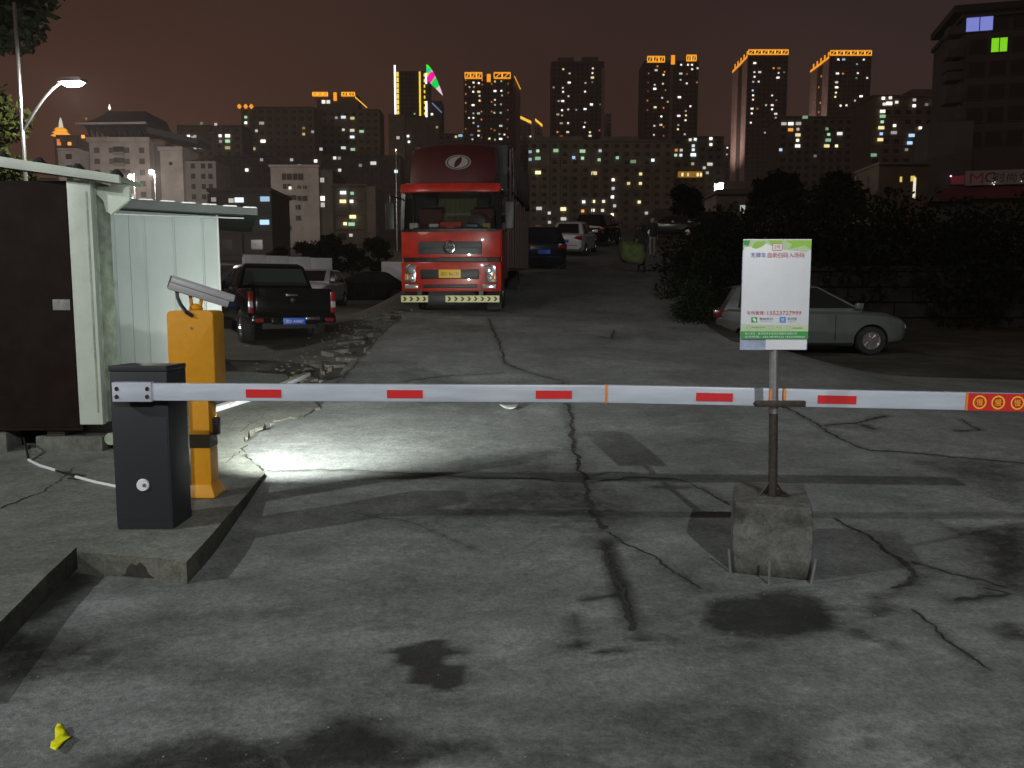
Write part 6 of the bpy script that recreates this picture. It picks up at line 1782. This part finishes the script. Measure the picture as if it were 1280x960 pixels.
# pagoda with orange tip
p = at(78, 190, 300); z0 = 14
pg = thing('pagoda', 'distant pagoda tower with orange lit tiers and white tip', 'pagoda', (p.x, 300, z0))
pgz = lambda py: at(78, py, 300).z - z0
MB().box(-1.8, 1.8, -1.8, 1.8, 0, pgz(172)).build('tower_body', W_BR, pg)
for k, (py, w2) in enumerate(((171, 2.6), (167, 2.2), (163, 1.7))):
    MB().loft([[(-w2, -w2, pgz(py)), (w2, -w2, pgz(py)), (w2, w2, pgz(py)), (-w2, w2, pgz(py))], [(-w2 * .6, -w2 * .6, pgz(py - 3.2)), (w2 * .6, -w2 * .6, pgz(py - 3.2)), (w2 * .6, w2 * .6, pgz(py - 3.2)), (-w2 * .6, w2 * .6, pgz(py - 3.2))]]).build('lit_tier', emitm('tier_orange', (1, .40, .04), .9), pg)
MB().tube([(0, 0, pgz(159.7)), (0, 0, pgz(153)), (0, 0, pgz(147))], [.8, .6, .15], 8).build('lit_tip', EM['w'], pg)
t, W_, H = building('apartment_block', 'low brown house beside the pagoda with tiny orange lamps', 72, 109, 171, 260, 12, 12, bmat('wall_rust', (0.196, 0.140, 0.119)), lit_list('300,720,o 352,720,o 420,685,o 222,720,r 250,705,r', 0, 0, 4), storey=3, bay=3)
building('apartment_block', 'pale stub of a house wall left of the temple roofed block', 74, 97, 188, 225, 12, 10, W_WT, (), storey=3, bay=3)
# hillside blocks in the west
La = lit_list('130,378,g 201,383,n 97,443 65,443 100,475 98,500 130,497,g,1.8 223,440 260,440,w,1.3 260,467,g,1.3 260,500,y,1.4 225,468,n 261,556,y 261,585,g 85,450,n', 220, 60, 4)
building('apartment_block', 'hillside block with a green lit window right of the temple roofed block', 222, 302, 158, 330, 14, 14, bmat('wall_hill', (0.180, 0.148, 0.114)), La, storey=3, bay=3.3, group='blocks on the western hillside')
Lb = lit_list('351,347,g 351,375 404,415,n 430,377,n,1.5 387,505,y,1.5 437,467,w,1.6 640,402,o 640,432,y 775,420,n', 220, 60, 4)
t, W_, H = building('apartment_block', 'long dark hillside block with trees and orange lamps on its roof', 302, 392, 135, 360, 20, 14, bmat('wall_hill2', (0.162, 0.133, 0.101)), Lb, storey=3, bay=3.3, group='blocks on the western hillside')
for px in (300, 308, 315): MB().lathe([(.3, 0), (1.0, .9), (.3, 1.9)], (at(px, 133, 360).x - t.location.x, -1, at(px, 136.5, 360).z - 20), 'z', 8).build('roof_lamp', emitm('roof_orange', (1, .38, .04), 1.0), t)
Lc = lit_list('803,350,c 838,347,c,1.6 883,352,y,1.3 838,410 882,413,w,1.4 929,418,g,1.4 882,446,c,1.4 838,500,c,1.6 885,508,g,1.4', 220, 60, 4)
t, W_, H = building('apartment_block', 'hillside block with blue white windows and a glowing orange roof frame', 392, 474, 138, 380, 22, 14, bmat('wall_hill3', (0.190, 0.162, 0.125)), Lc, storey=3.1, bay=3.3, group='blocks on the western hillside')
MB().box(-W_ * .5 + 1, W_ * .16, 2, 12, H + .5, H + 7.6).build('roof_block', W_DK, t)
bz = lambda py: at(425, py, 380).z - 22
bx2 = lambda px: at(px, 118, 380).x - t.location.x
crown(t, bx2(389.5), bx2(409), bz(119.5), bz(114) - bz(119.5), 3, y=1.2); crown(t, bx2(426), bx2(443), bz(119.5), bz(114) - bz(119.5), 2, y=1.2); MB().box(bx2(416), bx2(420), 1.2, 1.6, bz(125), bz(114.5)).build('crown_centre_light', M_CROWN, t)
MB().add([(bx2(443), 1.5, bz(121)), (bx2(457.5), 1.5, bz(134)), (bx2(457.5), 1.5, bz(132.6)), (bx2(443), 1.5, bz(119.4)), (bx2(443), 2, bz(121)), (bx2(457.5), 2, bz(134)), (bx2(457.5), 2, bz(132.6)), (bx2(443), 2, bz(119.4))], [(0, 1, 2, 3), (7, 6, 5, 4), (0, 4, 5, 1), (1, 5, 6, 2), (2, 6, 7, 3), (3, 7, 4, 0)]).build('crown_side_light', M_CROWN2, t)
for px, py in ((403, 126), (409, 126)): one('lit_window', pane_mesh(1.6, 1.5, EM['w']), None, t, (bx2(px), 1.9, bz(py)))
building('apartment_block', 'dark plain block between the neon tower podium and the lorry roof', 548, 580, 168, 420, 30, 14, W_DK, lit_list('480,593,y 510,585,b,1.8', 480, 60, 5.333), storey=3, bay=3)
Ld = lit_list('727,507,n 795,551 818,552,n 700,566 820,612 923,588,n 988,577,w,1.5 1101,618,c 619,590,n 356,611 430,560,n 580,560,n 1160,450,n', 220, 60, 4)
building('terrace_row', 'unlit low terrace row in front of the western hillside blocks, few tiny lights', 268, 500, 196, 300, 14, 12, bmat('wall_black', (0.060, 0.053, 0.046)), Ld, storey=3, bay=3.4)
Le = lit_list('570,700,n', 220, 60, 4)
t, W_, H = building('office_block', 'pale five storey block with a blank front and upper strip windows', 338, 398, 209, 190, 9, 16, W_WT, (), storey=3.2, bay=20, windows=False, ledges=False, pilaster=False)
ox = lambda px: at(px, 240, 190).x - t.location.x
oz = lambda py: at(368, py, 190).z - 9
M_WW = mat('unlit_window_warm2', (.09, .07, .06), .3)
for px0, px1, py0, py1 in ((353, 365, 217, 225), (367, 379, 217, 225), (354, 364, 230, 236), (372, 375.5, 232, 236), (379, 383, 232, 236), (355, 370, 244, 250), (372, 383, 245, 251), (369, 374.5, 256, 262), (369, 374.5, 269.5, 275.5), (346, 363, 282, 288)):
    f = MB().box(ox(px0), ox(px1), -.1, -.002, oz(py1), oz(py0)).build('window', M_WW, t)
    MB().box((ox(px0) + ox(px1)) / 2 - .06, (ox(px0) + ox(px1)) / 2 + .06, -.14, -.101, oz(py1), oz(py0)).build('glazing_bar', W_WT, f)
one('lit_window', pane_mesh(.6, .6, EM['w']), None, t, (ox(363), -.2, oz(235)))
es = MB().box(ox(398), ox(416), .2, 15, 0, oz(212)).build('side_range', bmat('side_range', (.13, .115, .10)), t)
for py, c in ((225, 'n'), (248, 'w'), (256, 'n')): one('lit_window', pane_mesh(.9, 1.0, EM[c]), None, t, (ox(403), .12, oz(py)))
Lf = lit_list('838,725,c,1.4 883,728,g 837,768,y,1.6 880,768 886,845,y,1.5 880,882,g,1.6 877,937 848,880,y', 220, 60, 4)
t, W_, H = building('apartment_block', 'narrow lit block with pale balcony end right of the blank fronted block', 416, 457, 233, 175, 9, 14, bmat('wall_mid', (0.208, 0.192, 0.168)), Lf, storey=3, bay=3.4, win=(.7, .6))
MB().box(W_ / 2 + .01, W_ / 2 + 2.1, -.3, 13, 0, H).build('balcony_end', bmat('bal_pale', (.30, .28, .26)), t)
building('terrace_row', 'black low row with two blue windows behind the storage cabin', 262, 338, 240, 120, 5, 10, bmat('wall_black2', (0.042, 0.038, 0.033)), lit_list('450,757,b,1.5 448,873,b,1.5 195,760,n 322,762,c,1.5 282,765,n', 220, 60, 4), storey=3, bay=3, win=(.7, .6))
# house under the hillside lamp
hx = at(914, 270, 84)
hs_ = thing('hillside_house', 'pale dim house wall directly under the bright hillside lamp', 'house', (hx.x, 84, gz(hx.x, 84) - 3))
hz_ = at(914, 243, 84).z - hs_.location.z
MB().box(-1.6, 1.6, 0, 5, 0, hz_).build('wall', bmat('house_pale', (.2, .17, .14)), hs_)
MB().prism([(-1.9, hz_ + .002), (1.9, hz_ + .002), (1.5, hz_ + .5), (-1.5, hz_ + .5)], 'y', -.4, 5.4).build('roof', W_DK, hs_)
MB().box(-1.5, -1.1, -.05, -.002, hz_ - 3, hz_ - 1).build('window', M_DWIN, hs_)
f = MB().box(.9, 1.4, -.05, -.002, hz_ - 2, hz_ - 1.1).build('window', EM['c'], hs_)

# ------------------------------------------------------------------ the lamps themselves
hd_ = at(90, 102, 20)
bs = at(29, 195, 20.5)
street_lamp('tall street lamp with curved arm and white light above the guard cabin', (at(27, 150, 20.2).x, 20.2, gz(-12, 20) - .1), hd_, 800, (1, .97, .88), glow=60, pole_r=.06, extra=1.9)
for px, py, Y, lab, pw in ((163, 218, 178, 'far white street lamp before the temple roofed block, on the nearer side', 15000), (189, 212, 178, 'far white street lamp on a pale pole before the temple roofed block', 15000), (158, 245, 95, 'far white street lamp just over the storage cabin roof', 2500), (211, 253, 95, 'far white street lamp low over the storage cabin roof ridge', 2500)):
    h_ = at(px, py, Y)
    street_lamp(lab, (h_.x + .6, Y + .3, gz(h_.x, Y)), h_, pw, (1, .94, .88), glow=40, pole_r=.12, size=1.3, extra=.3, globe=Y * .0028)
h_ = at(900, 229, 90)
street_lamp('bright hillside lamp on a pole above the pale house', (h_.x - .5, 90.4, gz(h_.x, 90) - .5), h_, 1300, (1, .88, .76), glow=80, size=1.5, pole_r=.1, extra=.2, globe=.38)
h_ = at(495, 187, 150)
street_lamp('yellow lamp at the end of the dark terrace row beside the lorry', (h_.x, 150, gz(h_.x, 150)), h_, 1500, (1, .8, .4), glow=25, size=.9, extra=.1)
# the lamps of the street behind the camera, whose light throws the shadows of sign, arm and cabinet
street_lamp('street lamp on the pavement across the street, east side', (6.4, -12.4, -.3), (3.6, -11.5, 9.2), 6000, (.97, 1, .965), aim=(1.0, 8.5, .2), cone=62, group='street lamps across the street')
street_lamp('street lamp on the pavement across the street, west side', (-17.2, -3.6, -.1), (-15.0, -2.4, 9.4), 5300, (.97, 1, .965), aim=(.3, 6.6, 0), cone=58, group='street lamps across the street')

# ------------------------------------------------------------------ the night haze over the town
hm = bpy.data.materials.new('haze'); hm.use_nodes = True
hn_ = hm.node_tree.nodes; hl_ = hm.node_tree.links
hn_.clear()
ho = hn_.new('ShaderNodeOutputMaterial'); hv = hn_.new('ShaderNodeVolumePrincipled')
hv.inputs['Color'].default_value = (.96, .85, .78, 1); hv.inputs['Density'].default_value = .00042; hv.inputs['Anisotropy'].default_value = .3
hl_.new(hv.outputs[0], ho.inputs['Volume'])
gco = np.array([v.co[:] for v in gm.vertices])
lo_g, hi_g = gco.min(0), gco.max(0)
tag(MB().box(lo_g[0] - 5, hi_g[0] + 5, lo_g[1] - 5, hi_g[1] + 5, lo_g[2] - 1.5, 235).build('haze', hm), kind='stuff')
